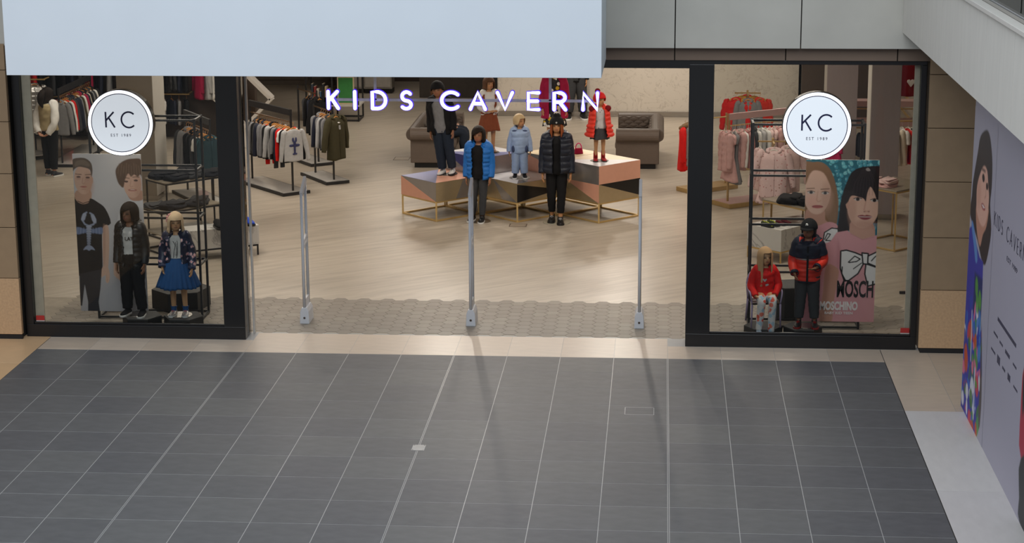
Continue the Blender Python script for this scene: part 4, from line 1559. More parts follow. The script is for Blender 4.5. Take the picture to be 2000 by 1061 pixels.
def garment_mesh(kind, v):
    r = random.Random(hash(kind) % 1000 + v * 31 if False else sum(map(ord, kind)) + v * 31)
    mb = MB()
    L = dict(sweater=.47, tee=.42, jacket=.50, puffer=.48, coat=.62, dress=.62, tutu=.66, trousers=.60, parka=.66)[kind] + r.uniform(-.03, .03)
    w = dict(sweater=.155, tee=.15, jacket=.16, puffer=.165, coat=.165, dress=.13, tutu=.13, trousers=.10, parka=.20)[kind]
    th = dict(sweater=.028, tee=.02, jacket=.035, puffer=.055, coat=.04, dress=.03, tutu=.03, trousers=.025, parka=.07)[kind]
    n, seg = 20, 24
    ph = r.uniform(0, 6)
    R = []
    if kind == 'trousers':
        for sx in (-1, 1):
            mb.tube([(sx * .045, 0, -.11), (sx * .05, 0, -.3), (sx * .055, .01, -.11 - L)], [(.048, .022), (.045, .02), (.036, .018)], 12, sub=5, mod=lambda a, t: 1 + .06 * math.sin(t * 20 + a * 2 + ph))
        mb.tube([(0, 0, -.10), (0, 0, -.2)], [(.092, .022), (.098, .026)], 14)
    else:
        for i in range(n + 1):
            t = i / n
            z = lerp(-.09, -.09 - L, t)
            if t < .14:
                k = t / .14
                a = lerp(.045, w, k ** .6)
                b = lerp(.02, th, k)
            else:
                k = (t - .14) / .86
                fl = dict(coat=.06, dress=.07, tutu=.10, parka=.0).get(kind, -.004)
                if kind == 'tutu':
                    a = w + (fl * max(0, k - .45) / .55 if k > .45 else -.02 * k)
                    b = th + (.06 * max(0, k - .45) / .55 if k > .45 else 0)
                else:
                    a = w + fl * k
                    b = th * (1 + .35 * k) + .02 * max(fl, 0) * k
            if kind == 'puffer':
                b *= .82 + .3 * abs(math.sin(PI * t * 6.5)) ** .6
            ring = []
            for j in range(seg):
                an = 2 * PI * j / seg
                fo = 1 + .16 * t * math.sin(an * 5 + ph + t * 2) + .07 * math.sin(an * 9 + ph * 2)
                sq = abs(math.sin(an)) ** .75 * (1 if math.sin(an) > 0 else -1)
                ring.append((a * math.cos(an), b * sq * fo, z + .006 * math.sin(an * 3 + ph) * t))
            R.append(ring)
        mb.rings(R)
        sl = dict(sweater=.40, tee=.13, jacket=.42, puffer=.40, coat=.44, dress=.10, tutu=.08, parka=.48)[kind]
        rr = dict(puffer=.052, jacket=.042, coat=.045, parka=.062).get(kind, .038)
        for sx in (-1, 1):
            out = r.uniform(.05, .10) if sl > .2 else .06
            out += .07 if kind == 'parka' else 0
            bend = r.uniform(-.03, .03)
            x0 = w - .025
            mb.tube([(sx * (x0 - .02), 0, -.125), (sx * (x0 + .02), 0, -.15), (sx * (x0 + out * .7), bend * .5, -.15 - sl * .5), (sx * (x0 + out), bend, -.15 - sl)],
                    [(rr * .8, rr * .7), (rr, rr * .85), (rr * .95, rr * .8), (rr * .72, rr * .6)], 12, sub=6, ref=(1, 0, 0),
                    mod=(lambda a, t: .88 + .2 * abs(math.sin(PI * t * 6)) ** .6) if kind == 'puffer' else (lambda a, t: 1 + .07 * math.sin(t * 17 + 2 * a + ph)))
        if kind in ('jacket', 'puffer', 'coat', 'parka'):
            q = 1.5 if kind == 'parka' else 1
            mb.tube([(-.05 * q, -.03, -.105), (-.062 * q, .01, -.085), (0, .035 * q, -.075), (.062 * q, .01, -.085), (.05 * q, -.03, -.105)], [.012 * q, .02 * q, .026 * q, .02 * q, .012 * q], 8, sub=3, round_ends=True)
            mb.tube([(.004, -th * .95, -.13), (.006, -th * 1.25, -.09 - L * .6), (.008, -th * 1.25, -.085 - L)], [(.012, .006)] * 3, 6, sub=3)
    me = mb.mesh(kind, True)
    me.materials.append(c_grey)
    return me


GM = {}
ORD = ['first', 'second', 'third', 'fourth', 'fifth', 'sixth', 'seventh', 'eighth', 'ninth', 'tenth', 'eleventh', 'twelfth', 'thirteenth', 'fourteenth', 'fifteenth', 'sixteenth', 'seventeenth', 'eighteenth', 'nineteenth', 'twentieth']
KIND = dict(sweater=('sweatshirt', 'sweater'), tee=('tee shirt', 'tee_shirt'), jacket=('jacket', 'jacket'), puffer=('padded jacket', 'padded_jacket'), coat=('coat', 'coat'), dress=('dress', 'dress'), tutu=('tulle dress', 'tulle_dress'), trousers=('trousers', 'trousers'), parka=('hooded parka', 'parka'))


def hang(kind, mat, loc, ang, label, group=None, v=None, hm=None, scale=1.0):
    v = rnd.randrange(3) if v is None else v
    if (kind, v) not in GM:
        GM[(kind, v)] = garment_mesh(kind, v)
    o = link_mesh(KIND[kind][1], GM[(kind, v)], mat, None, loc, ang)
    if scale != 1:
        o.scale = (scale,) * 3
    tag(o, label, KIND[kind][0].split()[-1], group)
    link_mesh('hanger', HANG, hm or m_hanger, o)
    return o


def row(items, A, B, z, where, group, start=-.0, step=.06, hm=None, jit=.08, tilt=0, scale=1.0, names=None):
    """hang items (kind, colour name, cloth) one after the other from A towards B"""
    A, B = Vector((A[0], A[1], z)), Vector((B[0], B[1], z))
    u = (B - A).normalized()
    ang = math.atan2(u.y, u.x) - PI / 2 + tilt
    out = []
    for i, (k, cn, m) in enumerate(items):
        p = A + u * (start + i * step)
        lab = '%s %s, %s %s' % (cn, KIND[k][0], ORD[i], where)
        out.append(hang(k, m, p, ang + rnd.uniform(-jit, jit), lab, group, hm=hm, scale=scale))
    return out


def rack(name, label, A, B, base_w, ztop, zrail, m_frame, m_rail, m_top=None, base_h=.05, board=.10, m_insert=None, group=None, over=.12):
    A, B = Vector((A[0], A[1], 0)), Vector((B[0], B[1], 0))
    u = (B - A).normalized()
    Ln = (B - A).length
    r = empty(name, tuple((A + B) / 2), math.atan2(u.y, u.x))
    tag(r, label, 'clothes rack', group)
    h = Ln / 2
    MB().box(-h - over, h + over, -base_w / 2, base_w / 2, 0, base_h).build('base', m_frame, r, bevel=.003)
    if m_insert:
        MB().box(-h - over + .02, h + over - .02, -base_w / 2 + .02, base_w / 2 - .02, base_h, base_h + .003).build('base_top', m_insert, r)
    for s in (-1, 1):
        MB().bar((s * h, 0, base_h), (s * h, 0, ztop), .026).build('post', m_frame, r)
    if board:
        MB().box(-h - .012, h + .012, -.018, .018, ztop - board, ztop).build('header_board', m_top or m_frame, r, bevel=.002)
    MB().tube([(-h, 0, zrail), (h, 0, zrail)], .011, 10).build('rail', m_rail, r)
    return r


m_bronze_rail = M('bronze_rail', (120, 96, 72), .3, .9)
m_gloss_white = M('gloss_white_insert', (196, 192, 186), .08, var=.03)
m_frame = M('rack_black', (34, 34, 36), .45, var=.05)
S, TE, J, PU, CO, DR, TU, TR, PK = 'sweater', 'tee', 'jacket', 'puffer', 'coat', 'dress', 'tutu', 'trousers', 'parka'
m_print = M('navy_print', (52, 56, 96), .8)

# rack at the left of the entrance
A, B = (-6.00, 9.42), (-6.88, 10.47)
rack('clothes_rack', 'black rack of sweatshirts at the left side of the entrance', A, B, .50, 1.37, 1.17, m_frame, m_bronze_rail, m_insert=m_gloss_white)
g = row([(S, 'pale grey', c_lgrey), (S, 'black', c_black), (TE, 'white', c_white), (S, 'red', c_red), (S, 'navy', c_navy), (S, 'grey', c_grey), (S, 'black', c_black), (TR, 'charcoal', c_dgrey), (S, 'pale grey', c_lgrey), (J, 'black', c_black),
         (S, 'grey', c_grey), (TR, 'red', c_red), (S, 'grey', c_grey), (J, 'navy', c_navy), (S, 'charcoal', c_dgrey), (J, 'black', c_black), (S, 'grey', c_grey), (J, 'charcoal', c_dgrey)],
        A, B, 1.16, 'from the front of the entrance rack', 'clothes on the entrance rack', -.06, .068, scale=1.12)
pr = MB()
for sx in (-1, 1):
    pr.ell((sx * .024, -.040, -.235), (.015, .010, .034), 10, 8)
    pr.ell((sx * .045, -.036, -.318), (.042, .010, .020), 10, 6)
    pr.ell((sx * .016, -.042, -.440), (.022, .009, .014), 8, 6)
for k in range(7):
    pr.ell((0, -.042, -.265 - k * .026), (.024 - k * .0016, .012, .018), 10, 6)
pr.build('lobster_print', m_print, g[0])

# rack with the olive parka
A, B = (-5.50, 10.42), (-5.92, 11.05)
rack('clothes_rack', 'small black rack with the olive parka in front', A, B, .42, 1.22, 1.19, m_frame, m_bronze_rail, m_insert=m_gloss_white, board=0, over=.16)
g = row([(PK, 'olive', c_olive)], A, B, 1.20, 'from the front of the parka rack', 'clothes on the parka rack', -.14, .07, jit=0, tilt=.45)
MB().ell((.0, -.06, -.17), (.028, .02, .012), 10, 6).build('neck_label', c_white, g[0])
MB().tube([(-.01, -.075, -.21), (-.012, -.08, -.27), (.012, -.08, -.27), (.01, -.075, -.21)], .008, 6, sub=3).build('drawstring', c_lgrey, g[0])
row([(S, 'grey striped', c_grey), (J, 'charcoal', c_dgrey), (S, 'pale grey', c_lgrey), (S, 'grey', c_grey), (S, 'navy', c_navy), (J, 'grey', c_grey)], A, B, 1.18, 'behind the olive parka', 'clothes on the parka rack', .03, .085, tilt=.2, scale=1.1)
A, B = (-6.05, 12.1), (-6.5, 12.75)
rack('clothes_rack', 'black rack with the long black coat behind the parka rack', A, B, .42, 1.30, 1.24, m_frame, m_bronze_rail, m_insert=m_gloss_white, board=0, over=.14)
row([(PK, 'black', c_black), (CO, 'black', c_black), (J, 'navy', c_navy), (J, 'black', c_black), (S, 'charcoal', c_dgrey)], A, B, 1.24, 'on the rack behind the parka rack', 'clothes on the black coat rack', -.1, .11, tilt=.5)

# rack seen through the left window (woman stands before it)
A, B = (-10.50, 11.75), (-10.50, 13.65)
rack('clothes_rack', 'long black rack beside the standing woman', A, B, .5, 1.36, 1.22, m_frame, m_bronze_rail, m_insert=m_gloss_white)
row([(J, 'grey', c_grey), (S, 'charcoal', c_dgrey), (S, 'white', c_white), (S, 'red', c_red), (J, 'charcoal', c_dgrey), (J, 'navy', c_navy), (J, 'navy', c_navy), (S, 'grey', c_grey), (S, 'olive', c_olive), (S, 'white', c_white), (J, 'dark red', c_magenta), (J, 'navy', c_navy), (S, 'cream', c_cream), (J, 'black', c_black),
     (S, 'grey', c_grey), (J, 'charcoal', c_dgrey), (S, 'white', c_white), (J, 'black', c_black)], A, B, 1.22, 'on the rack beside the woman', 'clothes on the rack beside the woman', .0, .105, tilt=-.25, scale=1.15)
# black rack near the taupe column
A, B = (-7.08, 8.42), (-7.72, 9.42)
rack('clothes_rack', 'black rack of teal and grey tops beside the taupe column', A, B, .46, 1.36, 1.17, m_frame, m_bronze_rail, m_insert=m_gloss_white)
row([(J, 'dark teal', cloth('dark_teal', (48, 70, 78))), (TE, 'teal', c_teal), (S, 'dark teal', MATS['cloth_dark_teal']), (TE, 'white', c_white), (J, 'charcoal', c_dgrey), (J, 'black', c_black), (S, 'charcoal', c_dgrey), (J, 'black', c_black), (S, 'grey', c_grey), (S, 'grey', c_grey), (J, 'grey', c_grey), (S, 'charcoal', c_dgrey)],
    A, B, 1.17, 'on the teal rack by the column', 'clothes on the teal rack', .02, .10, tilt=.35, scale=1.2)


# wall rails in the fitted wall on the left
def wall_rail(x0, x1, y, z, label, m_rail=m_gold):
    r = empty('wall_rail', ((x0 + x1) / 2, y, z))
    tag(r, label, 'clothes rail', 'rails on the fitted walls')
    h = (x1 - x0) / 2
    MB().tube([(-h, 0, 0), (h, 0, 0)], .014, 10).build('rail', m_rail, r)
    for s in (-1, 1):
        MB().bar((s * (h - .03), 0, 0), (s * (h - .03), .33, 0), .02).build('bracket', m_rail, r)
    return r


def wall_row(x0, x1, y, z, items, where, group, hm=None, scale=1.0):
    n = len(items)
    for i, (k, cn, m) in enumerate(items):
        x = lerp(x0 + .06, x1 - .06, i / max(1, n - 1))
        hang(k, m, (x, y, z), PI / 2 + rnd.uniform(-.2, .2) + .5, '%s %s, %s from the left %s' % (cn, KIND[k][0], ORD[i], where), group, hm=hm, scale=scale)


wall_rail(-9.75, -8.92, 14.66, 1.52, 'upper gold rail on the dark wall behind the taupe column')
wall_row(-9.75, -8.92, 14.66, 1.51, [(J, 'black', c_black), (J, 'charcoal', c_dgrey), (J, 'black', c_black), (PU, 'black', c_black_shine), (S, 'charcoal', c_dgrey), (J, 'navy', c_navy), (J, 'black', c_black)], 'on the upper gold rail', 'clothes on the upper gold rail')
wall_rail(-9.75, -8.92, 14.66, .86, 'lower gold rail on the dark wall behind the taupe column')
wall_row(-9.75, -8.92, 14.66, .85, [(S, 'charcoal', c_dgrey), (J, 'black', c_black), (TE, 'white', c_white), (S, 'navy', c_navy), (S, 'grey', c_grey), (J, 'black', c_black)], 'on the lower gold rail', 'clothes on the lower gold rail')
wall_rail(-8.82, -7.95, 14.66, 1.62, 'high gold rail near the end of the dark wall')
wall_row(-8.8, -8.05, 14.66, 1.61, [(CO, 'dark red', c_magenta), (CO, 'pale grey', c_lgrey), (CO, 'white', c_white), (CO, 'pale grey', c_lgrey), (CO, 'white', c_white), (CO, 'charcoal', c_dgrey)], 'on the high gold rail', 'clothes on the high gold rail', scale=1.2)
wall_rail(-12.2, -10.0, 14.66, 1.55, 'long gold rail on the dark wall behind the woman')
wall_row(-12.2, -10.0, 14.66, 1.54, [(J, 'black', c_black), (PU, 'red', c_red), (J, 'black', c_black), (J, 'charcoal', c_dgrey), (J, 'black', c_black), (J, 'navy', c_navy), (J, 'charcoal', c_dgrey), (J, 'dark red', c_magenta), (J, 'navy', c_navy), (J, 'grey', c_grey), (J, 'charcoal', c_dgrey), (J, 'black', c_black)], 'behind the woman', 'clothes on the rail behind the woman', scale=1.2)
wall_rail(-12.2, -10.0, 14.66, .80, 'lower gold rail on the dark wall behind the woman')
wall_row(-12.2, -10.0, 14.66, .79, [(S, 'black', c_black), (S, 'navy', c_navy), (TE, 'white', c_white), (S, 'charcoal', c_dgrey), (S, 'red', c_red), (S, 'black', c_black), (S, 'grey', c_grey), (S, 'navy', c_navy), (S, 'charcoal', c_dgrey), (TE, 'pale grey', c_lgrey), (S, 'black', c_black)], 'on the lower rail behind the woman', 'clothes on the lower rail behind the woman', scale=1.15)
m_silver = M('silver_foil', (190, 188, 186), .3, .8, bump=.3, bscale=14)
wall_rail(-12.2, -11.2, 13.2, 1.32, 'short rail of silver jackets at the far left')
for i in range(3):
    hang(PU, m_silver, (-11.9 + i * .25, 13.2, 1.31), .2 * i, ['left', 'middle', 'right'][i] + ' silver padded jacket at the far left', 'silver padded jackets', scale=1.05)


# ------------------------------------------------------------------ tables, benches, folded clothes
def slab_table(name, label, F, R_, L_, ztop, m_f, m_t, thick=.02, leg=.022, cat='table', shelf=None, body=None):
    """parallelogram table: front corner F, right corner R_, left corner L_"""
    F, R_, L_ = Vector(F), Vector(R_), Vector(L_)
    B_ = R_ + L_ - F
    c = (R_ + L_) / 2
    t = empty(name, (c.x, c.y, 0))
    tag(t, label, cat)
    pts = [(p - c) for p in (F, R_, B_, L_)]
    MB().prism([(p.x, p.y) for p in pts], (body if body else ztop - thick), ztop).build('top', m_t, t, bevel=.002)
    for p in pts:
        q = p * .96
        MB().bar((q.x, q.y, 0), (q.x, q.y, (body if body else ztop - thick)), leg).build('leg', m_f, t)
    for i in range(4):
        a, b = pts[i] * .96, pts[(i + 1) % 4] * .96
        z = (body if body else ztop - thick) - .012
        MB().bar((a.x, a.y, z), (b.x, b.y, z), leg).build('apron_bar', m_f, t)
        if not body:
            MB().bar((a.x, a.y, .012), (b.x, b.y, .012), leg).build('floor_bar', m_f, t)
    if shelf:
        MB().prism([(p.x * .95, p.y * .95) for p in pts], shelf - .015, shelf).build('shelf', m_t, t)
    return t


m_dark_top = M('dark_shelf_board', (150, 140, 124), .3)
slab_table('display_bench', 'white marble bench on black legs in the left shop window', (-6.62, 4.45, 0), (-5.64, 5.0, 0), (-6.80, 4.77, 0), .42, m_frame, m_marble, cat='bench', body=.15)
slab_table('clothes_table', 'black framed table of folded jeans behind the left marble bench', (-6.97, 4.84, 0), (-6.28, 5.55, 0), (-7.36, 5.24, 0), .62, m_frame, m_dark_top, shelf=.28)
slab_table('clothes_table', 'higher black framed table of folded clothes further back on left', (-7.12, 5.72, 0), (-6.30, 6.55, 0), (-7.52, 6.12, 0), .86, m_frame, m_dark_top)
slab_table('display_bench', 'white marble bench on gold legs in the right shop window', (1.53, 4.82, 0), (1.84, 5.17, 0), (1.09, 5.21, 0), .46, m_gold, m_marble, cat='bench', body=.16)
slab_table('clothes_table', 'gold framed table under black jackets in the right shop window', (1.93, 5.50, 0), (2.55, 6.02, 0), (1.33, 6.22, 0), .62, m_gold, m_dark_top, shelf=.3)
slab_table('clothes_table', 'gold framed table with folded pink clothes near the mauve column', (3.14, 5.62, 0), (3.75, 6.2, 0), (2.62, 6.16, 0), .86, m_gold, m_dark_top)
slab_table('clothes_table', 'small black table of folded white clothes behind the woman', (-11.25, 12.25, 0), (-10.85, 12.6, 0), (-11.75, 12.6, 0), .50, m_frame, m_gloss_white, shelf=.08)


def folded(loc, rz, size, mat, label, group, name='folded_clothes', seed=0):
    r = random.Random(seed)
    sx, sy, sz = size
    R = []
    n = 8
    for i in range(n + 1):
        t = i / n
        z = sz * t
        k = 1 - .10 * abs(2 * t - 1) ** 4
        R.append([(sx / 2 * k * (abs(math.cos(a)) ** .45 * (1 if math.cos(a) > 0 else -1)) * (1 + .10 * math.sin(3 * a + t * 4 + seed)), sy / 2 * k * (abs(math.sin(a)) ** .45 * (1 if math.sin(a) > 0 else -1)) * (1 + .12 * math.sin(2 * a + 5 * t + seed)), z + .03 * t * math.sin(2 * a + seed) * math.cos(a + seed * 2)) for a in [2 * PI * j / 24 for j in range(24)]])
    top = MB().rings(R)
    o = top.build(name, mat, None, loc, rz, smooth=True)
    tag(o, label, 'clothes', group)
    # one folded-over layer on top
    R2 = [[(p[0] * .9, p[1] * .42 - sy * .22, p[2] * .35 + sz * .96) for p in rg] for rg in R]
    MB().rings(R2).build('folded_layer', mat, o, smooth=True)
    return o


c_jean = cloth('grey_jeans', (66, 68, 72), .85, .3, var=.25)
c_jean2 = cloth('dark_jeans', (38, 40, 46), .85, .3, var=.25)
jn = [(-7.10, 5.16, 0), (-6.86, 5.06, 1), (-6.92, 5.36, 0), (-6.60, 5.34, 1), (-6.62, 5.60, 0)]
for i, (x, y, k) in enumerate(jn):
    folded((x, y, .62), .8 + .2 * i, (.34, .28, .05 + .03 * (i % 2)), [c_jean, c_jean2][k], '%s folded jeans, %s from the left on the lower left table' % (['grey', 'dark'][k], ORD[i]), 'folded jeans in the left window', seed=i)
for i, (x, y, k) in enumerate([(-7.26, 6.10, 1), (-7.02, 5.98, 1), (-6.85, 6.2, 0), (-6.62, 6.36, 1), (-6.98, 6.4, 1)]):
    folded((x, y, .86), .8 + .3 * i, (.36, .28, .07), [c_jean, c_jean2][k], '%s folded trousers, %s from the left on the higher left table' % (['grey', 'dark'][k], ORD[i]), 'folded trousers in the left window', seed=i + 7)
for i, (x, y) in enumerate([(-11.42, 12.52), (-11.15, 12.48)]):
    for k in range(2):
        folded((x, y, .50 + k * .065), .5, (.22, .2, .055), c_white, '%s white folded shirt of the %s pile behind the woman' % (['lower', 'upper'][k], ['left', 'right'][i]), 'white folded shirts', seed=i * 3 + k)
for i, (x, y) in enumerate([(2.02, 5.86), (1.72, 6.0), (2.3, 6.05)]):
    folded((x, y, .62), .4 + i, (.50, .34, .08), c_black, '%s black folded jacket on the gold table of the right window' % ['front', 'left', 'right'][i], 'black folded jackets', seed=i + 20)
for i, (x, y) in enumerate([(2.86, 6.08), (3.06, 5.94)]):
    for k in range(2):
        folded((x, y, .86 + k * .055), .7, (.24, .2, .05), [c_pink, c_pale_pink][k], '%s pink folded top of the %s pile near the mauve column' % (['lower', 'upper'][k], ['left', 'right'][i]), 'pink folded tops', seed=i * 5 + k)


def shoe_pair(x, y, z, rz, mat, sole, label, group=None, k=1.0):
    for s in (-1, 1):
        e = empty('trainer', (x + s * .06 * math.cos(rz), y + s * .06 * math.sin(rz), z), rz)
        tag(e, ('left ' if s < 0 else 'right ') + label, 'shoe', group)
        prof = [(-.045, .030), (-.03, .036), (.03, .038), (.09, .045), (.13, .042), (.155, .026), (.162, .008)]
        bot = [(xx, -yy) for yy, xx in prof] + [(-xx, -yy) for yy, xx in reversed(prof)]
        MB().prism([(a * k, b * k) for a, b in bot], 0, .022 * k).build('sole', sole, e, bevel=.003)
        pts = [(.044, .05, .03), (.01, .056, .035), (-.03, .052, .036), (-.075, .038, .04), (-.12, .028, .037), (-.15, .02, .02)]
        MB().tube([(0, a * k, (b * .5 + .016) * k) for a, b, c in pts], [(c * k, b * .6 * k) for a, b, c in pts], 12, sub=2).build('upper', mat, e, smooth=True)


shoe_pair(-6.12, 4.84, .42, .5, c_black, m_sole_b, 'black shoe of a pair on the left marble bench', k=1.5)
shoe_pair(-5.86, 5.02, .42, .6, cloth('cobalt', (30, 70, 180), .6), m_sole_b, 'cobalt blue shoe of a pair on the left marble bench', k=1.3)
lime = print_cloth('lime_print', (54, 62, 24), [(196, 206, 40), (28, 30, 20), (180, 190, 40), (60, 66, 30)], 40, .4)
shoe_pair(1.36, 5.12, .46, .8, lime, m_sole_b, 'lime patterned shoe of a pair on the right marble bench', k=1.0)
shoe_pair(1.55, 5.24, .46, .8, cloth('maroon', (86, 26, 36)), m_sole_b, 'maroon shoe of a pair on the right marble bench', k=.8)

# ------------------------------------------------------------------ right window racks
m_pink_board = M('pink_board', (196, 160, 156), .45, var=.03)
m_gold_matt = M('matt_gold', (186, 156, 104), .4, .6)
A, B = (.94, 8.80), (1.86, 9.46)
rack('clothes_rack', 'gold and pink rack of girls clothes seen through the right window', A, B, .46, 1.44, 1.25, m_gold_matt, m_gold, m_top=m_pink_board, m_insert=m_pink_board, base_h=.07, over=.14)
row([(PU, 'dusty pink', c_pink), (TU, 'dusty pink', c_pink), (TU, 'grey', c_grey), (PU, 'dusty pink', c_pink), (S, 'white', c_white), (J, 'rose', cloth('rose', (196, 140, 136))), (J, 'charcoal', c_dgrey), (S, 'white', c_white), (S, 'pale grey', c_lgrey), (S, 'white', c_white), (DR, 'pale pink', c_pale_pink), (TU, 'pale pink', c_pale_pink), (PU, 'dusty pink', c_pink)],
    A, B, 1.25, 'from the left on the pink rack', 'clothes on the pink rack', -.05, .085, hm=m_hanger_w, tilt=-.35, scale=1.15)


def t_stand(x, y, z, label, mat, arms=2):
    s = empty('display_stand', (x, y, 0))
    tag(s, label, 'display stand', 'upright clothes stands')
    MB().box(-.18, .18, -.18, .18, 0, .03).build('foot', mat, s, bevel=.004)
    MB().bar((0, 0, .03), (0, 0, z + .05), .028).build('post', mat, s)
    MB().bar((-.22, 0, z), (.22, 0, z), .022).build('cross_arm', mat, s)
    MB().bar((0, -.25, z), (0, .25, z), .022).build('cross_arm', mat, s)
    return s


t_stand(1.53, 7.25, 1.27, 'gold four way stand with pale pink floral jackets', m_gold_matt)
hang(PK, c_pinkfloral, (1.53, 7.02, 1.26), -.1, 'pale pink floral jacket facing out on the gold stand', 'jackets on the gold stand', hm=m_hanger_w)
hang(TU, c_pinkfloral, (1.53, 7.09, 1.24), .05, 'pale pink floral tulle dress right behind the floral jacket', 'jackets on the gold stand', hm=m_hanger_w, scale=1.1)
hang(PK, c_pale_pink, (1.75, 7.2, 1.26), .5, 'plain pale pink parka at the right arm of the gold stand', 'jackets on the gold stand', hm=m_hanger_w)
hang(DR, c_pinkfloral, (1.34, 7.25, 1.26), -1.2, 'floral dress at the left arm of the gold stand', 'jackets on the gold stand', hm=m_hanger_w)
t_stand(1.36, 12.1, 1.30, 'tall gold stand with red and yellow jackets', m_gold_matt)
c_yel = cloth('mustard', (206, 160, 34), .6)
for i, (dx, dy, a, k, m, l) in enumerate([(-.2, -.1, -.5, PU, c_red, 'red padded jacket at the left of the tall gold stand'), (.2, -.1, .5, PU, c_orange, 'orange red padded jacket at the right of the tall gold stand'), (0, -.2, 0, J, c_grey, 'grey fur jacket in front on the tall gold stand'),
                                          (-.1, .06, -.3, J, c_yel, 'mustard jacket left of centre on the tall gold stand'), (.12, .06, .3, J, c_yel, 'mustard jacket right of centre on the tall gold stand'), (0, .24, 0, PU, c_red, 'red padded jacket at the back of the tall gold stand')]):
    hang(k, m, (1.36 + dx, 12.1 + dy, 1.30), a, l, 'jackets on the tall gold stand', scale=1.15)
# red coat rack behind the right column
A, B = (.36, 9.9), (.95, 10.35)
rack('clothes_rack', 'low gold rack with a red coat beside the right black column', A, B, .42, 1.22, 1.16, m_gold_matt, m_gold, board=0, base_h=.07, over=.1)
g = row([(PK, 'red', c_red), (CO, 'grey', c_grey), (J, 'dark red', c_magenta), (S, 'grey', c_grey)], A, B, 1.16, 'from the left on the low gold rack', 'clothes on the low gold rack', -.1, .1, tilt=-.9)
MB().tube([(-.1, -.05, -.10), (-.09, .03, -.06), (0, .07, -.05), (.09, .03, -.06), (.1, -.05, -.10)], .035, 10, sub=3, round_ends=True).build('fur_collar', cloth('brown_fur', (128, 104, 78), .95, .5), g[0], smooth=True)

# right side wall rails behind the mauve column
wall_rail(3.3, 4.35, 9.6, 1.22, 'gold rail of white and black tops at the far right')
wall_row(3.42, 4.3, 9.6, 1.21, [(S, 'white', c_white), (S, 'cream', c_cream), (TE, 'white', c_white), (S, 'red', c_red), (S, 'black', c_black), (S, 'black', c_black), (DR, 'cream', c_cream), (DR, 'white', c_white), (S, 'white', c_white)], 'on the far right rail', 'clothes on the far right rail', hm=m_hanger_w, scale=1.2)
for i, (z, y) in enumerate([(.62, 13.4), (.93, 13.6)]):
    b = empty('wall_shelf', (3.8, y, z))
    tag(b, ['lower', 'upper'][i] + ' pink wall shelf at the far right', 'shelf', 'pink wall shelves')
    MB().box(-.62, .62, -.16, .16, -.05, .05).build('board', m_pink_board, b, bevel=.003)
    MB().tube([(-.6, -.12, -.09), (.6, -.12, -.09)], .012, 8).build('rail', m_gold, b)
    for s in (-1, 1):
        MB().bar((s * .55, .0, -.05), (s * .55, 3.35, -.05), .03).build('bracket', m_gold_matt, b)
for i, (x, m, l) in enumerate([(3.45, c_denim, 'denim'), (3.6, c_olive, 'olive'), (3.72, c_black, 'black'), (3.84, c_grey, 'grey'), (3.98, cloth('burnt_orange', (190, 84, 30)), 'burnt orange'), (4.1, MATS['cloth_burnt_orange'], 'burnt orange')]):
    hang(S, m, (x, 13.28, .53), PI / 2 + .4, '%s sweatshirt, %s under the lower pink shelf' % (l, ORD[i]), 'sweatshirts under the pink shelf', scale=1.1)
wall_rail(3.3, 4.3, 11.4, 2.06, 'upper gold rail at the far right above the pink shelves')
hr = hang(S, cloth('wine', (128, 26, 36)), (3.98, 11.4, 2.05), .3, 'wine red sweatshirt with white heart at the far right', 'tops on the upper right rail', scale=1.25)
MB().prism_xz([(0, -.42), (-.05, -.36), (-.045, -.33), (-.02, -.325), (0, -.345), (.02, -.325), (.045, -.33), (.05, -.36)], -.06, -.03).build('heart_print', c_white, hr)
hang(S, cloth('coral', (214, 130, 110)), (3.72, 11.4, 2.05), 1.2, 'coral top hanging left of the heart sweatshirt', 'tops on the upper right rail', scale=1.2)
# gold framed wall unit between the two mauve columns with magenta coats
wall_rail(2.2, 2.68, 10.6, 1.30, 'short gold rail of magenta coats left of the mauve column')
for i in range(3):
    hang([DR, PU, CO][i], [c_pink, c_magenta, cloth('fuchsia', (190, 34, 92))][i], (2.28 + i * .16, 10.6, 1.29), PI / 2 + .9, ['pink dress', 'magenta padded jacket', 'fuchsia coat'][i] + ' on the short gold rail', 'magenta clothes on the short rail', scale=1.25)

# ------------------------------------------------------------------ black window frames carrying the posters
def window_frame(x0, x1, label):
    f = empty('tube_stand', ((x0 + x1) / 2, 1.42, 0))
    tag(f, label, 'display frame', 'black frames behind the window posters')
    h = (x1 - x0) / 2
    for sx in (-1, 1):
        for yy in (0, .34):
            MB().bar((sx * h, yy, 0), (sx * h, yy, 2.45), .026).build('post', m_frame, f)
        for z in (.02, .68, 1.25, 1.83, 2.43):
            MB().bar((sx * h, 0, z), (sx * h, .34, z), .024).build('side_bar', m_frame, f)
    for z in (.02, .68, 1.25, 1.83, 2.43):
        for yy in (0, .34):
            MB().bar((-h, yy, z), (h, yy, z), .024).build('cross_bar', m_frame, f)
    return f


window_frame(-6.88, -5.61, 'black tube frame behind the boys poster')
window_frame(.96, 2.24, 'black tube frame behind the pink girls poster')

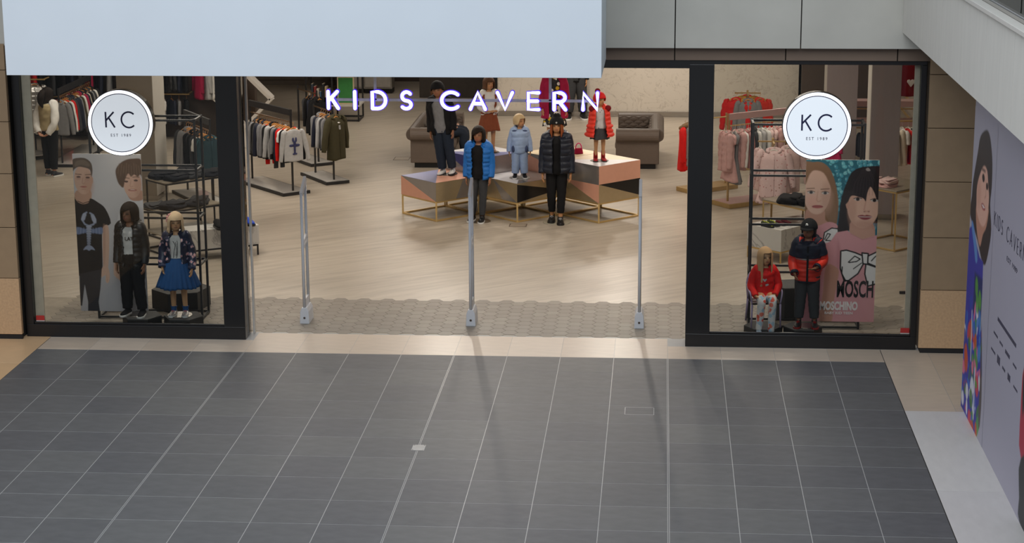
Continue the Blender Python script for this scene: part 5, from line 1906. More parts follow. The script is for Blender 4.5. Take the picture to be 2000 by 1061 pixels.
# ------------------------------------------------------------------ back of the shop, left: book frame and white diamond frame
bf = empty('book_shelf', (-6.62, 17.3, 0), 0)
tag(bf, 'black open frame with books and pictures at the back', 'shelf unit')
for sx in (-.52, 0, .52):
    for sy in (-.3, .3):
        MB().bar((sx, sy, 0), (sx, sy, 1.7), .03).build('post', m_frame, bf)
for z in (.02, .98, 1.68):
    for sy in (-.3, .3):
        MB().bar((-.52, sy, z), (.52, sy, z), .03).build('cross_bar', m_frame, bf)
    for sx in (-.52, 0, .52):
        MB().bar((sx, -.3, z), (sx, .3, z), .03).build('side_bar', m_frame, bf)
MB().box(-.55, .55, -.32, .32, .30, .33).build('shelf', m_white_paint, bf)
MB().box(-.55, .55, -.32, .32, .99, 1.01).build('shelf', m_white_paint, bf)
pic = empty('picture', (-6.36, 17.1, .332))
tag(pic, 'green picture in a pale wooden frame on the book frame', 'picture')
MB().box(-.17, .17, -.012, .012, 0, .56).build('frame', m_cream_top, pic, bevel=.003)
MB().box(-.145, .145, -.016, -.012, .03, .53).build('print', M('green_print', (58, 140, 70), .6), pic)
for i in range(9):
    cc = [(190, 186, 178), (60, 70, 84), (150, 60, 60), (214, 208, 196), (70, 100, 130), (40, 40, 44), (200, 180, 140), (110, 130, 150), (170, 168, 164)][i]
    b = empty('book', (-7.08 + i * .055, 17.12, .332), 0)
    tag(b, '%s book from the left on the black book frame' % ORD[i], 'book', 'books on the black book frame')
    hh = .26 + .05 * (i * 7 % 4)
    MB().box(-.02, .02, -.1, .1, 0, hh).build('cover', M('book_%d' % i, cc, .6), b, bevel=.002)
    MB().box(-.016, .016, -.096, .096, hh, hh + .002).build('pages', c_cream, b)
df = empty('diamond_stand', (-7.72, 13.9, 0))
tag(df, 'white diamond shaped display frame leaning at the left back', 'display frame')
for i in range(4):
    a, b = PI / 2 * i + .0, PI / 2 * (i + 1) + .0
    p = (.52 * math.cos(a), 0, .90 + .52 * math.sin(a))
    q = (.52 * math.cos(b), 0, .90 + .52 * math.sin(b))
    MB().bar(p, q, .30, .055).build('beam', m_white_paint, df)
MB().box(-.10, .10, -.12, .12, 0, .40).build('foot', m_white_paint, df, bevel=.004)

mr = empty('floor_mirror', (3.06, 2.95, 0), .03)
tag(mr, 'black edged standing mirror at the far right behind the window', 'mirror')
MB().box(-.025, .025, -.32, .32, .02, 1.45).build('frame', m_frame, mr, bevel=.004)
MB().box(-.029, -.025, -.29, .29, .06, 1.41).build('glass', M('mirror_glass', (200, 200, 200), .02, 1.0, var=.0), mr)
for sy in (-.26, .26):
    MB().box(-.12, .12, sy - .02, sy + .02, 0, .03).build('foot', m_frame, mr)
# ------------------------------------------------------------------ lettering strokes
def arc(cx, cy, rx, ry, a0, a1, n=14):
    return [(cx + rx * math.cos(math.radians(lerp(a0, a1, i / n))), cy + ry * math.sin(math.radians(lerp(a0, a1, i / n)))) for i in range(n + 1)]


GLYPH = {
    'K': (.62, [[(0, 0), (0, 1)], [(.56, 1), (.02, .46)], [(.2, .62), (.60, 0)]]),
    'I': (.0, [[(0, 0), (0, 1)]]),
    'D': (.74, [[(0, 0), (0, 1), (.28, 1)] + arc(.28, .5, .46, .5, 90, -90) + [(0, 0)]]),
    'S': (.54, [arc(.29, .74, .25, .26, 35, 270, 12) + arc(.27, .24, .27, .24, 90, -145, 12)]),
    'C': (.84, [arc(.5, .5, .5, .5, 45, 315, 22)]),
    'A': (.82, [[(0, 0), (.41, 1), (.82, 0)], [(.16, .33), (.66, .33)]]),
    'V': (.80, [[(0, 1), (.40, 0), (.80, 1)]]),
    'E': (.52, [[(.52, 1), (0, 1), (0, 0), (.52, 0)], [(0, .5), (.46, .5)]]),
    'R': (.56, [[(0, 0), (0, 1), (.27, 1)] + arc(.27, .725, .27, .275, 90, -90, 10) + [(0, .45)], [(.27, .45), (.56, 0)]]),
    'N': (.70, [[(0, 0), (0, 1), (.70, 0), (.70, 1)]]),
}


def stroke(mb, pts, r, y=0.0, seg=8, flat=1.0):
    mb.tube([(x, y, z) for x, z in pts], [(r, r * flat)] * len(pts), seg, ref=(0, 1, 0) if False else (1, 0, 0), round_ends=True)


def strokes_flat(mb, pts, w, y0, y1):
    """flat ribbon strokes, for dark lettering laid on a face (XZ plane)"""
    P = []
    for x, z in pts:
        v = Vector((x, 0, z))
        if not P or (v - P[-1]).length > 1e-5:
            P.append(v)
    n = len(P)
    L, R = [], []
    for i in range(n):
        t = (P[min(i + 1, n - 1)] - P[max(i - 1, 0)]).normalized()
        nn = Vector((-t.z, 0, t.x)) * (w / 2)
        k = 1.0
        if 0 < i < n - 1:
            a, b = (P[i] - P[i - 1]).normalized(), (P[i + 1] - P[i]).normalized()
            k = min(2.5, 1 / max(.4, math.cos(a.angle(b) / 2)))
        L.append(P[i] + nn * k)
        R.append(P[i] - nn * k)
    rings = [[(L[i].x, y0, L[i].z), (R[i].x, y0, R[i].z), (R[i].x, y1, R[i].z), (L[i].x, y1, L[i].z)] for i in range(n)]
    mb.rings(rings)


def emit_mat(name, rgb, k):
    m = bpy.data.materials.new(name)
    m.use_nodes = True
    nt = m.node_tree
    b = nt.nodes['Principled BSDF']
    b.inputs['Base Color'].default_value = srgb(rgb) + (1,)
    b.inputs['Emission Color'].default_value = srgb(rgb) + (1,)
    b.inputs['Emission Strength'].default_value = k
    b.inputs['Roughness'].default_value = .5
    return m


m_lit = emit_mat('lit_white', (250, 248, 255), 2.2)
m_violet = emit_mat('violet_halo', (74, 46, 230), 1.0)
m_face = emit_mat('sign_face', (212, 219, 226), .66)
m_rim = emit_mat('sign_rim', (246, 248, 255), 1.5)
m_navy_line = M('sign_navy', (28, 32, 74), .5)
m_rail_grey = M('sign_rail', (196, 192, 188), .5)

# hanging neon sign over the entrance
sg = empty('neon_sign', (-2.335, .66, 2.68))
tag(sg, 'glowing white KIDS CAVERN letters on a hanging rail over the entrance', 'sign')
PX = lambda p: -3.87 + (p - 640) * .00579 + 2.335
HT = .19
for ch, x0, x1 in [('K', 641, 661), ('I', 693.5, 694), ('D', 728, 754), ('S', 785, 804), ('C', 864, 895), ('A', 920, 949), ('V', 973, 1002), ('E', 1033, 1053), ('R', 1083, 1105), ('N', 1139, 1167)]:
    w, st = GLYPH[ch]
    sx = (PX(x1) - PX(x0)) / w if w else 1
    e = empty('letter_' + ch.lower(), (PX(x0), 0, .025), 0, sg)
    mb, vb = MB(), MB()
    for s in st:
        q = [(x * sx, z * HT) for x, z in s]
        stroke(mb, q, .019, -.03, 10)
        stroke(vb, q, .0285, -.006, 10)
    mb.build('lit_face', m_lit, e, smooth=True)
    vb.build('violet_edge', m_violet, e, smooth=True)  # thicker glowing tube stands in for the violet halo round the letter
MB().bar((PX(640) - .02, .02, .118), (PX(1158), .02, .118), .03).build('rail', m_rail_grey, sg)
for p in (733, 1075):
    MB().bar((PX(p), .02, .118), (PX(p), .02, .52), .03).build('hanger_bar', m_rail_grey, sg)


# round KC drums fixed to the window panes
def kc_sign(x, z, label):
    s = empty('round_sign', (x, .46, z))
    tag(s, label, 'sign', 'round illuminated signs')
    r = .372
    def ring(r0, r1, y0, y1, n=72):
        mb = MB()
        R = []
        for i in range(n):
            a = 2 * PI * i / n
            c, q = math.cos(a), math.sin(a)
            R.append([(r0 * c, y0, r0 * q), (r1 * c, y0, r1 * q), (r1 * c, y1, r1 * q), (r0 * c, y1, r0 * q)])
        R.append(R[0])
        return mb.rings(R, True, False)
    ring(.3, r + .008, 0.004, .10).build('drum', m_black, s, smooth=False)
    ring(.338, r, -.006, .004).build('lit_rim', m_rim, s)
    ring(.328, .338, -.005, .004).build('navy_ring', m_navy_line, s)
    ring(.0005, .328, -.006, .004).build('lit_face', m_face, s)
    MB().tube([(0, .09, 0), (0, .115, 0)], .05, 16).build('fixing', m_black, s)
    h = .178
    for ch, x0 in (('K', -.165), ('C', .015)):
        w, st = GLYPH[ch]
        mb = MB()
        for k, q in enumerate(st):
            strokes_flat(mb, [(x0 + a * h * .95, -.052 + b * h) for a, b in q], .019, -.0085 - .0004 * k, -.006)
        mb.build('letter_' + ch.lower(), m_navy_line, s)
    me = stand_up(text_mesh('EST 1989', .047, .0012, .95, space=1.42), 0, -.0075, -.142)
    link_mesh('lettering', me, m_navy_line, s)
    return s


kc_sign(-6.225, 2.548, 'round glowing KC sign on the left shop window')
kc_sign(1.612, 2.567, 'round glowing KC sign on the right shop window')

# small red stickers in the lower outer corners of both windows
for i, (x, l) in enumerate([(-7.335, 'small red sticker in the lower corner of the left window'), (2.68, 'small red sticker in the lower corner of the right window')]):
    s = empty('window_sticker', (x, YF + .047, .205))
    tag(s, l, 'sticker', 'red window stickers')
    MB().box(-.05, .05, 0, .002, -.02, .038).build('red_field', M('sticker_red', (170, 40, 36), .5), s)
    MB().box(-.05, .05, 0, .002, -.036, -.0205).build('white_strip', M('sticker_white', (190, 180, 172), .5), s)


# ------------------------------------------------------------------ painter for flat prints (vertex colours on a fine sheet)
class Canvas:
    def __init__(s, x0, x1, y0, y1, nx, ny, bg, skew=0.0, ys=0.0):
        s.x0, s.x1, s.y0, s.y1, s.nx, s.ny = x0, x1, y0, y1, nx, ny
        s.X, s.Y = np.meshgrid(np.linspace(x0, x1, nx), np.linspace(y0, y1, ny))
        s.C = np.tile(np.array(srgb(bg), dtype=float), (ny, nx, 1))
        s.sk, s.ysk = skew, ys

    def d(s, p):
        return np.array([(x + s.sk * (y - s.ysk), y) for x, y in p], dtype=float)

    def blend(s, a, rgb, alpha=1.0):
        a = np.clip(a, 0, 1)[..., None] * alpha
        s.C = s.C * (1 - a) + np.array(srgb(rgb)) * a

    def poly(s, pts, rgb, soft=1.2, alpha=1.0, smooth=True):
        P = s.d(pts)
        if smooth:
            n = len(P)
            Q = []
            for i in range(n):
                p0, p1, p2, p3 = P[i - 1], P[i], P[(i + 1) % n], P[(i + 2) % n]
                for t in (0, .33, .67):
                    Q.append(.5 * ((2 * p1) + (-p0 + p2) * t + (2 * p0 - 5 * p1 + 4 * p2 - p3) * t * t + (-p0 + 3 * p1 - 3 * p2 + p3) * t ** 3))
            P = np.array(Q)
        ins = np.zeros(s.X.shape, bool)
        dist = np.full(s.X.shape, 1e9)
        for a, b in zip(P, np.roll(P, -1, 0)):
            dx, dy = b - a
            c = ((a[1] > s.Y) != (b[1] > s.Y))
            with np.errstate(divide='ignore', invalid='ignore'):
                ins ^= c & (s.X < dx * (s.Y - a[1]) / (dy if abs(dy) > 1e-9 else 1e-9) + a[0])
            L = dx * dx + dy * dy + 1e-9
            t = np.clip(((s.X - a[0]) * dx + (s.Y - a[1]) * dy) / L, 0, 1)
            dist = np.minimum(dist, np.hypot(s.X - a[0] - t * dx, s.Y - a[1] - t * dy))
        s.blend(.5 + np.where(ins, dist, -dist) / (2 * soft), rgb, alpha)

    def ell(s, cx, cy, rx, ry, rgb, soft=.08, alpha=1.0, rot=0.0):
        cx, cy = s.d([(cx, cy)])[0]
        x, y = s.X - cx, s.Y - cy
        c, q = math.cos(rot), math.sin(rot)
        u, v = (x * c + y * q) / rx, (-x * q + y * c) / ry
        s.blend((1 - np.hypot(u, v)) / soft + .5, rgb, alpha)

    def line(s, pts, w, rgb, alpha=1.0, soft=1.0):
        P = s.d(pts)
        dist = np.full(s.X.shape, 1e9)
        for a, b in zip(P[:-1], P[1:]):
            dx, dy = b - a
            L = dx * dx + dy * dy + 1e-9
            t = np.clip(((s.X - a[0]) * dx + (s.Y - a[1]) * dy) / L, 0, 1)
            dist = np.minimum(dist, np.hypot(s.X - a[0] - t * dx, s.Y - a[1] - t * dy))
        s.blend(.5 + (w / 2 - dist) / soft, rgb, alpha)

    def sheet(s, name, fn, parent):
        """fn maps (u,v) in 0..1 (v down) to a local point"""
        vs = [fn(i / (s.nx - 1), j / (s.ny - 1)) for j in range(s.ny) for i in range(s.nx)]
        fs = [(j * s.nx + i, (j + 1) * s.nx + i, (j + 1) * s.nx + i + 1, j * s.nx + i + 1) for j in range(s.ny - 1) for i in range(s.nx - 1)]
        me = bpy.data.meshes.new(name)
        me.from_pydata(vs, [], fs)
        at = me.color_attributes.new('print', 'FLOAT_COLOR', 'POINT')
        c = np.ones((s.ny * s.nx, 4))
        c[:, :3] = s.C.reshape(-1, 3)
        at.data.foreach_set('color', c.ravel())
        return link_mesh(name, me, M('printed_sheet', (255, 255, 255), .55, var=.005, attr='print', spec=.3), parent)


SK = (214, 178, 158)
# --- poster of two boys
cv = Canvas(36, 462, 33, 1018, 150, 346, (190, 189, 193), -.06, 33)
cv.ell(300, 300, 260, 420, (204, 203, 206), .9, .8)
cv.ell(260, 1000, 300, 260, (172, 171, 176), .9, .7)
cv.poly([(62, 262), (150, 255), (152, 330), (100, 350), (56, 328)], (196, 158, 138))
cv.ell(106, 192, 56, 92, SK, .06)
cv.ell(140, 220, 30, 70, (190, 150, 130), .8, .6)
cv.ell(160, 195, 8, 22, (200, 160, 140))
cv.poly([(34, 75), (75, 58), (122, 62), (156, 92), (164, 142), (156, 175), (148, 132), (110, 117), (75, 114), (50, 130), (34, 150)], (104, 90, 80), 2)
cv.poly([(60, 80), (110, 70), (145, 95), (140, 112), (90, 102), (55, 112)], (134, 118, 104), 4, .7)
for a, b in (((58, 158), (95, 161)), ((120, 162), (152, 160))):
    cv.line([a, b], 5, (92, 70, 60), .8, 2)
for x, y in ((77, 176), (134, 180)):
    cv.ell(x, y, 13, 6, (70, 54, 50), .3, .9)
    cv.ell(x, y + 10, 16, 8, (186, 146, 128), .8, .5)
cv.line([(104, 180), (99, 212), (106, 220), (116, 214)], 4, (176, 132, 114), .7, 4)
cv.ell(108, 237, 22, 5, (178, 116, 108), .3)
cv.ell(108, 252, 16, 5, (190, 150, 132), .8, .6)
TEE = (34, 34, 37)
cv.poly([(30, 300), (58, 315), (72, 332), (105, 345), (140, 335), (152, 308), (200, 333), (246, 372), (281, 462), (232, 488), (226, 560), (229, 700), (223, 758), (150, 775), (70, 800), (30, 800)], TEE, 1.5)
cv.poly([(150, 560), (215, 600), (222, 740), (150, 765)], (26, 26, 29), 12, .7)
cv.line([(72, 326), (105, 340), (142, 328)], 5, (22, 22, 24), .9, 2)
cv.poly([(232, 488), (262, 476), (271, 560), (269, 680), (263, 742), (238, 745), (232, 680), (229, 560)], SK, 1.5)
cv.poly([(232, 490), (244, 486), (246, 640), (240, 740), (236, 680)], (182, 142, 122), 6, .7)
cv.poly([(232, 735), (263, 735), (277, 800), (264, 840), (250, 826), (250, 790), (226, 802), (217, 790)], SK, 1.5)
cv.line([(256, 790), (262, 830)], 2, (176, 132, 114), .8, 2)
cv.poly([(85, 785), (225, 752), (217, 880), (206, 960), (216, 1025), (140, 1025), (140, 960), (118, 850), (112, 900), (102, 985), (86, 985)], (52, 52, 57), 1.5, 1, False)
for k in range(7):
    cv.line([(140, 930 + k * 13), (210, 920 + k * 14)], 3, (34, 34, 38), .6, 4)
LOB = (150, 160, 184)
cv.poly([(66, 488), (120, 500), (143, 494), (170, 500), (224, 488), (226, 530), (170, 524), (143, 530), (118, 524), (68, 534)], (112, 128, 164), 3)
for k in range(8):
    cv.line([(74 + k * 19, 492), (70 + k * 20, 528)], 3, (168, 180, 204), .7, 3)
cv.line([(143, 480), (118, 470), (98, 440), (108, 408), (128, 396)], 11, LOB, .95, 3)
cv.line([(143, 480), (172, 470), (184, 440), (170, 412), (150, 400)], 11, LOB, .95, 3)
cv.ell(112, 424, 13, 26, (176, 184, 204), .3, .9, .4)
cv.ell(172, 436, 13, 30, (176, 184, 204), .3, .9, -.4)
cv.ell(140, 440, 20, 30, TEE, .3)
for k in range(9):
    cv.ell(143, 485 + k * 15, 18 - k * .9, 9, (172 - k * 5, 180 - k * 5, 200 - k * 5), .3, .95)
    cv.line([(128, 492 + k * 15), (158, 492 + k * 15)], 2, (70, 76, 96), .8, 2)
cv.poly([(128, 606), (160, 606), (182, 632), (160, 628), (144, 636), (128, 628), (108, 632)], LOB, 2)
# second boy
cv.poly([(316, 500), (340, 370), (395, 318), (440, 305), (500, 300), (500, 620), (330, 600)], (222, 221, 224), 2)
cv.poly([(350, 400), (380, 350), (400, 420), (380, 560), (340, 560)], (196, 195, 199), 16, .6)
cv.poly([(385, 268), (480, 258), (480, 310), (440, 322), (400, 312)], (196, 154, 134), 2)
cv.ell(412, 212, 56, 92, (218, 180, 160), .06)
cv.ell(450, 232, 26, 70, (186, 146, 128), .8, .5)
cv.poly([(322, 205), (310, 165), (308, 130), (328, 96), (366, 70), (416, 60), (470, 72), (480, 190), (462, 158), (446, 172), (424, 158), (404, 172), (388, 152), (372, 176), (364, 206), (356, 240), (336, 226)], (104, 84, 70), 3)
for k in range(9):
    cv.line([(330 + k * 15, 90 + (k % 3) * 8), (322 + k * 17, 150 + (k % 2) * 16)], 5, (138, 116, 98), .6, 6)
for x, y in ((374, 202), (434, 195)):
    cv.line([(x - 19, y - 20), (x, y - 23), (x + 19, y - 20)], 5, (96, 74, 62), .8, 3)
    cv.ell(x, y, 13, 6, (66, 54, 50), .3, .9)
cv.line([(404, 196), (398, 228), (404, 236), (416, 230)], 4, (182, 138, 120), .7, 4)
cv.ell(414, 254, 27, 7, (170, 106, 98), .3)
cv.ell(414, 252, 18, 2, (228, 214, 206), .4)
cv.poly([(306, 640), (320, 600), (324, 700), (340, 745), (350, 790), (346, 826), (330, 812), (314, 800), (300, 770)], SK, 2)
for k in range(3):
    cv.line([(318 + k * 9, 770), (322 + k * 9, 815)], 2, (170, 128, 110), .8, 2)

ps = empty('poster', (-6.675, 1.372, .10))
tag(ps, 'tall poster of two boys, one in a black lobster tee shirt', 'poster')
MB().box(-.415, .415, .002, .014, 0, 1.93).build('board', m_white_paint, ps)
cv.sheet('print', lambda u, v: (-.415 + .83 * u, 0, 1.93 * (1 - v)), ps)

# --- poster of two girls
cv = Canvas(63, 503, 40, 1028, 154, 346, (44, 112, 132), .059, 40)
rp = random.Random(5)
for k in range(230):
    x, y = rp.uniform(150, 510), rp.uniform(40, 480)
    a = rp.uniform(0, 3.1)
    cv.ell(x, y, 19, 13, (36, 96, 118), .2, 1, a)
    cv.ell(x, y - 2, 16, 11, rp.choice([(82, 166, 186), (104, 186, 202), (66, 148, 172), (120, 196, 208)]), .35, 1, a)
    cv.ell(x - 4, y - 5, 5, 3, (176, 222, 228), .8, .7, a)
PT = (220, 160, 166)
HB = (142, 108, 82)
cv.poly([(50, 110), (90, 62), (150, 54), (200, 90), (232, 170), (250, 290), (240, 400), (226, 430), (150, 420), (40, 400), (30, 200)], HB, 3)
for k in range(10):
    cv.line([(150 + k * 4, 70 + k * 6), (205 + k * 3, 200 + k * 6), (200 + k * 4, 400)], 4, (112, 82, 62) if k % 2 else (172, 138, 108), .5, 6)
cv.poly([(66, 330), (160, 340), (168, 405), (210, 430), (120, 450), (30, 440), (40, 400)], (198, 152, 134), 2)
cv.ell(122, 232, 82, 138, (226, 188, 170), .05)
cv.ell(180, 270, 34, 90, (196, 152, 134), .8, .6)
cv.ell(92, 290, 30, 34, (230, 176, 162), .9, .6)
cv.poly([(40, 60), (110, 56), (165, 64), (208, 130), (222, 240), (200, 190), (165, 120), (110, 104), (80, 130), (50, 190)], HB, 4)
for (a, b) in (((62, 214), (106, 212)), ((146, 218), (196, 214))):
    cv.line([a, b], 6, (122, 92, 74), .8, 3)
for x, y in ((86, 237), (171, 240)):
    cv.ell(x, y, 22, 9, (206, 196, 190), .3)
    cv.ell(x, y, 10, 9, (72, 70, 72), .3)
    cv.line([(x - 22, y - 5), (x, y - 11), (x + 22, y - 4)], 4, (84, 62, 52), .9, 2)
cv.line([(128, 230), (118, 282), (126, 294), (144, 286)], 5, (196, 148, 130), .7, 5)
cv.ell(122, 323, 34, 10, (178, 104, 104), .2)
cv.line([(90, 322), (122, 320), (155, 322)], 3, (120, 60, 64), .8, 2)
cv.poly([(20, 440), (70, 425), (120, 440), (190, 415), (246, 445), (236, 560), (160, 700), (140, 1040), (-60, 1040), (-40, 600)], PT, 2)
cv.poly([(40, 640), (120, 600), (130, 900), (60, 1040), (0, 1040)], (192, 130, 146), 20, .6)
cv.poly([(150, 520), (165, 475), (205, 452), (236, 455), (244, 490), (215, 520), (165, 545)], (232, 230, 230), 2)
cv.line([(150, 530), (160, 480), (205, 452), (240, 456)], 7, (26, 24, 26), 1, 2)
cv.line([(160, 522), (178, 486), (196, 490), (184, 508), (166, 528), (200, 530)], 6, (26, 24, 26), 1, 2)
# second girl
HD2 = (40, 33, 34)
cv.poly([(318, 140), (360, 95), (430, 78), (520, 95), (530, 300), (480, 420), (340, 400), (330, 440), (290, 478), (240, 484), (250, 380), (270, 260)], HD2, 2)
cv.poly([(330, 400), (452, 420), (458, 520), (390, 530), (316, 500)], (206, 160, 142), 2)
cv.ell(398, 316, 96, 136, (224, 182, 162), .04)
cv.ell(330, 340, 26, 80, (196, 150, 132), .8, .6)
cv.ell(400, 430, 70, 26, (190, 142, 126), .9, .6)
cv.ell(306, 310, 12, 26, (204, 158, 140))
cv.poly([(292, 300), (296, 210), (330, 120), (400, 84), (470, 90), (520, 140), (515, 300), (482, 282), (468, 240), (444, 200), (424, 240), (414, 290), (402, 272), (372, 262), (340, 254), (322, 262), (308, 290)], HD2, 2)
for k in range(8):
    cv.line([(400 + k * 6, 95), (350 + k * 18, 180), (335 + k * 20, 250)], 3, (74, 62, 60), .5, 4)
cv.poly([(418, 95), (432, 85), (446, 102), (428, 106)], (190, 180, 178), 2, .7)
for x, y in ((366, 276), (466, 282)):
    cv.ell(x, y, 22, 9, (206, 194, 188), .3)
    cv.ell(x, y, 11, 10, (40, 32, 32), .3)
    cv.line([(x - 24, y - 4), (x, y - 12), (x + 24, y - 4)], 5, (52, 38, 36), .9, 2)
cv.line([(414, 290), (402, 340), (414, 350), (436, 344)], 6, (196, 146, 128), .8, 6)
cv.ell(404, 351, 6, 3, (140, 90, 80), .5, .8)
cv.ell(430, 351, 6, 3, (140, 90, 80), .5, .8)
cv.poly([(362, 378), (390, 370), (405, 374), (420, 370), (450, 380), (425, 398), (390, 398)], (140, 60, 68), 2)
cv.line([(370, 381), (405, 383), (446, 382)], 5, (222, 206, 200), .8, 2)
cv.poly([(234, 478), (300, 466), (330, 492), (390, 520), (450, 500), (520, 480), (520, 1040), (110, 1040), (200, 760), (236, 700), (160, 672), (152, 630), (190, 540)], PT, 2, 1, False)
cv.line([(318, 486), (390, 522), (460, 504)], 4, (196, 136, 144), .8, 3)
cv.poly([(240, 520), (260, 620), (240, 700), (228, 690), (232, 600)], (194, 134, 142), 8, .6)
cv.poly([(166, 680), (238, 704), (232, 770), (206, 900), (184, 1040), (112, 1040), (140, 850)], (202, 152, 132), 2)
cv.poly([(166, 690), (186, 696), (170, 860), (140, 1040), (118, 1040), (142, 850)], (176, 126, 110), 8, .6)
WB, BL = (234, 232, 232), (24, 22, 24)
for P in ([(256, 592), (290, 586), (340, 600), (394, 622), (396, 660), (356, 730), (300, 772), (272, 776), (250, 700)], [(418, 622), (480, 592), (480, 690), (416, 664)], [(406, 668), (470, 690), (470, 790), (414, 806), (398, 730)]):
    cv.poly([(x, y) for x, y in P], WB, 2, 1, False)
    cv.line(P + [P[0]], 9, BL, 1, 2)
cv.line([(262, 690), (258, 730), (278, 770), (300, 780)], 8, BL, 1, 2)
cv.line([(300, 660), (340, 622), (372, 640), (350, 655), (305, 662)], 7, BL, 1, 2)
cv.line([(440, 650), (460, 628), (478, 612)], 7, BL, 1, 2)
cv.line([(330, 700), (380, 664)], 6, BL, 1, 2)
cv.poly([(384, 602), (422, 606), (416, 672), (388, 668)], WB, 2, 1, False)
cv.line([(384, 602), (422, 606), (416, 672), (388, 668), (384, 602)], 9, BL, 1, 2)

ps = empty('poster', (1.995, 1.372, .10))
tag(ps, 'tall pink poster of two girls with a large white bow print', 'poster')
MB().box(-.42, .42, .002, .014, 0, 1.93).build('board', m_white_paint, ps)
cv.sheet('print', lambda u, v: (-.42 + .84 * u, 0, 1.93 * (1 - v)), ps)


def poster_text(body, x0, x1, y0, y1, mat, bold, name='lettering'):
    f = lambda x, y: (-.42 + .84 * ((x + .059 * (y - 40)) - 63) / 440, 1.93 * (1 - (y - 40) / 988))
    ym = (y0 + y1) / 2
    a, b = f(x0, ym), f(x1, ym)
    hgt = 1.93 * (y1 - y0) / 988
    me = text_mesh(body, hgt / .72, .0004, 1.0, bold=bold)
    xs = [v.co.x for v in me.vertices]
    ysv = [v.co.y for v in me.vertices]
    me.transform(Matrix.Diagonal(((b[0] - a[0]) / (max(xs) - min(xs)), hgt / (max(ysv) - min(ysv)), 1, 1)))
    xs = [v.co.x for v in me.vertices]
    ysv = [v.co.y for v in me.vertices]
    stand_up(me, (a[0] + b[0]) / 2 - (max(xs) + min(xs)) / 2, -.0012, a[1] - (max(ysv) + min(ysv)) / 2)
    return link_mesh(name, me, mat, ps)


m_ink = M('black_ink', (24, 22, 24), .6)
m_ink_w = M('white_ink', (236, 230, 230), .6)
poster_text('MOSCH', 226, 448, 772, 878, m_ink, .008)
poster_text('MOSCHINO', 119, 350, 902, 958, m_ink_w, .007)
poster_text('BABY KID TEEN', 147, 318, 966, 982, m_ink_w, .0012)

# ------------------------------------------------------------------ printed hoarding along the right side of the court
hw = struct(MB().box(3.0, 3.12, -9.4, -1.59, 0.0, 3.60).build('wall_hoarding', m_hoard))
tag(hw, 'lavender grey printed hoarding with a smiling girl and shop name', 'hoarding')
cv = Canvas(1.59, 2.95, 0, 3.1, 120, 270, (172, 168, 182))   # x = distance towards the court, y = height
cv.poly([(2.28, 2.97), (2.47, 2.965), (2.62, 2.87), (2.73, 2.72), (2.76, 2.5), (2.72, 2.33), (2.85, 2.12), (2.79, 1.93), (2.62, 1.72), (2.4, 1.72), (2.1, 1.85), (1.59, 2.0), (1.64, 2.2), (1.66, 2.34), (1.75, 2.5), (1.87, 2.69), (1.98, 2.86)], (58, 50, 50), .012)
cv.poly([(1.96, 2.2), (2.62, 2.3), (2.58, 2.09), (2.40, 1.97), (2.26, 1.82), (2.02, 1.95)], (196, 142, 120), .012)
cv.poly([(2.28, 2.62), (2.47, 2.6), (2.56, 2.48), (2.64, 2.38), (2.60, 2.2), (2.44, 2.06), (2.2, 2.04), (1.98, 2.12), (1.93, 2.22), (1.93, 2.36), (2.1, 2.53)], (224, 176, 156), .012)
cv.ell(2.06, 2.3, .12, .14, (204, 150, 130), .8, .6)
cv.ell(2.27, 2.50, .075, .04, (44, 34, 36), .3)
cv.ell(2.50, 2.46, .06, .035, (44, 34, 36), .3)
cv.line([(2.17, 2.57), (2.36, 2.58)], .03, (74, 56, 52), .8, .02)
cv.line([(2.42, 2.5), (2.46, 2.36), (2.40, 2.33)], .025, (190, 136, 118), .8, .02)
cv.ell(2.34, 2.23, .12, .03, (166, 78, 80), .25)
cv.ell(2.34, 2.235, .085, .012, (232, 222, 216), .3)
cv.poly([(1.59, 1.86), (1.80, 1.95), (2.06, 1.80), (2.28, 1.72), (2.50, 1.72), (2.54, 1.4), (2.52, 1.15), (2.62, .8), (2.74, .5), (2.77, .3), (2.56, .0), (1.59, .0)], (62, 62, 160), .012, 1, False)
cv.poly([(1.70, 1.93), (1.80, 1.96), (2.06, 1.80), (2.16, 1.66), (2.06, 1.62), (1.92, 1.74)], (96, 140, 200), .012)
cv.poly([(2.04, 1.52), (2.52, 1.55), (2.54, 1.15), (2.05, 1.1)], (38, 52, 104), .02, 1, False)
rp = random.Random(11)
for k in range(90):
    x, y = rp.uniform(1.6, 2.7), rp.uniform(.0, 1.18)
    c = rp.choice([(58, 104, 190), (48, 70, 170), (88, 150, 70), (70, 120, 60), (200, 86, 50), (206, 70, 80), (222, 222, 228), (74, 132, 200), (60, 60, 150), (224, 120, 150)])
    cv.ell(x, y, rp.uniform(.03, .12), rp.uniform(.03, .13), c, .25, .9, rp.uniform(0, 3))
for x, y in ((2.2, 1.4), (2.28, 1.25), (2.42, 1.32)):
    cv.ell(x, y, .08, .10, (92, 156, 66), .3, .9, .5)
cv.line([(2.0, 1.1), (2.06, .62)], .04, (224, 222, 226), .9, .02)
cv.line([(2.34, .6), (2.38, .12)], .05, (224, 222, 226), .9, .02)
bgp = (172, 168, 182)
cv.poly([(2.56, 1.7), (3.1, 1.7), (3.1, .0), (2.62, -.02), (2.80, .18), (2.82, .5), (2.72, .8), (2.58, 1.2)], bgp, .012, 1, False)
cv.poly([(2.58, 1.15), (2.72, .75), (2.80, .45), (2.79, .2), (2.72, .12), (2.66, .3), (2.66, .6)], (92, 84, 84), .015)
cv.sheet('girl_print', lambda u, v: (2.9985, -(1.59 + 1.36 * u), 3.1 * v), hw)


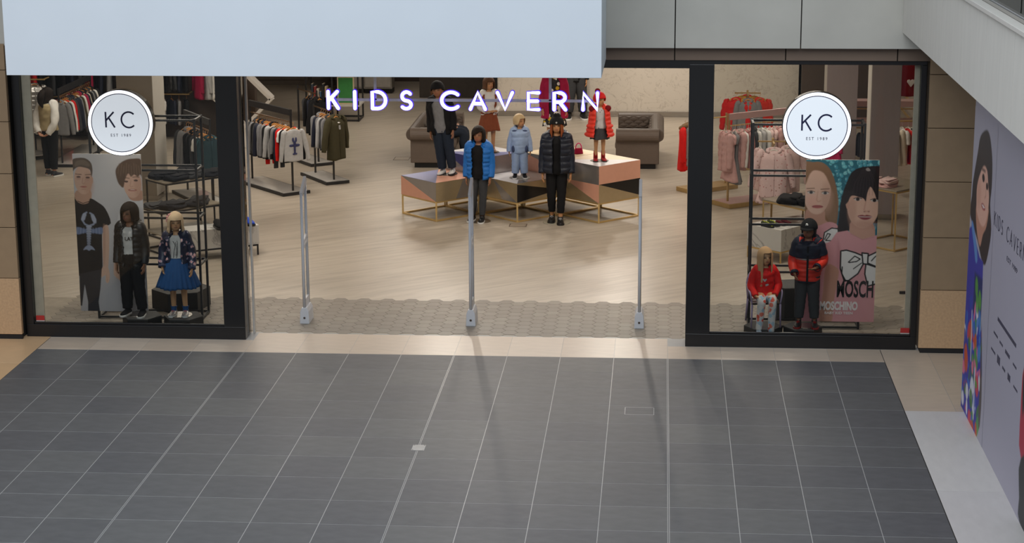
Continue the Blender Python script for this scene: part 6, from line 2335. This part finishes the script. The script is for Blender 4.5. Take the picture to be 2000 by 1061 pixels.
def hoard_text(body, s0, s1, z, hgt, mat):
    me = text_mesh(body, hgt / .72, .0004)
    xs = [v.co.x for v in me.vertices]
    ysv = [v.co.y for v in me.vertices]
    me.transform(Matrix.Diagonal(((s1 - s0) / (max(xs) - min(xs)), hgt / (max(ysv) - min(ysv)), 1, 1)))
    cx = (max(xs) + min(xs)) / 2 * (s1 - s0) / (max(xs) - min(xs))
    cy = (max(ysv) + min(ysv)) / 2 * hgt / (max(ysv) - min(ysv))
    stand_up(me, 2.9985, -(s0 + s1) / 2 + cx, z - cy, -PI / 2)
    return link_mesh('lettering', me, mat, hw)


m_hink = M('hoarding_ink', (58, 56, 76), .6)
e = empty('shop_name', (2.9985, -2.99, 2.19), -PI / 2, hw)
x = 0
for ch in 'KIDS CAVERN':
    if ch == ' ':
        x += .14
        continue
    w, st = GLYPH[ch]
    mb = MB()
    for q in st:
        strokes_flat(mb, [(x + a * .13 * .95, b * .13) for a, b in q], .010, -.0015, 0)
    mb.build('letter_' + ch.lower(), m_hink, e)
    x += w * .13 * .95 + .075
hoard_text('EST 1989', 3.73, 4.26, 2.04, .045, m_hink)
# small print and logo blocks too small to read
mb = MB()
for (s0, s1, z, h) in [(3.44, 4.41, 1.405, .035), (3.27, 3.50, 1.235, .02), (3.60, 3.78, 1.23, .022), (3.90, 4.14, 1.225, .035), (4.30, 4.48, 1.22, .02), (3.18, 3.42, 1.055, .02), (3.52, 3.68, 1.05, .075), (3.80, 3.96, 1.045, .025), (4.08, 4.22, 1.045, .06), (4.38, 4.58, 1.04, .02)]:
    n = max(2, int((s1 - s0) / .045))
    for k in range(n):
        a, b = lerp(s0, s1, k / n), lerp(s0, s1, (k + .72) / n)
        mb.box(2.998, 3.0, -b, -a, z - h / 2, z + h / 2)
tag(mb.build('small_print', m_hink, hw), kind='stuff')
cv = Canvas(4.76, 6.2, 0, 2.6, 90, 150, (172, 168, 182))
cv.poly([(4.95, 1.5), (5.2, 2.0), (5.8, 2.0), (6.1, 1.4), (5.9, .9), (4.9, .55), (4.76, .95), (4.76, 1.25)], (176, 56, 74), .012)
cv.poly([(4.9, .55), (5.9, .9), (6.0, .0), (5.0, .0), (4.92, .2)], (54, 56, 58), .012)
cv.poly([(4.86, 1.5), (4.95, 1.35), (4.88, .9), (4.80, 1.2)], (48, 50, 54), .012)
cv.ell(5.5, 2.3, .2, .25, (206, 160, 140), .05)
cv.sheet('second_print', lambda u, v: (2.9985, -(4.76 + 1.44 * u), 2.6 * v), hw)
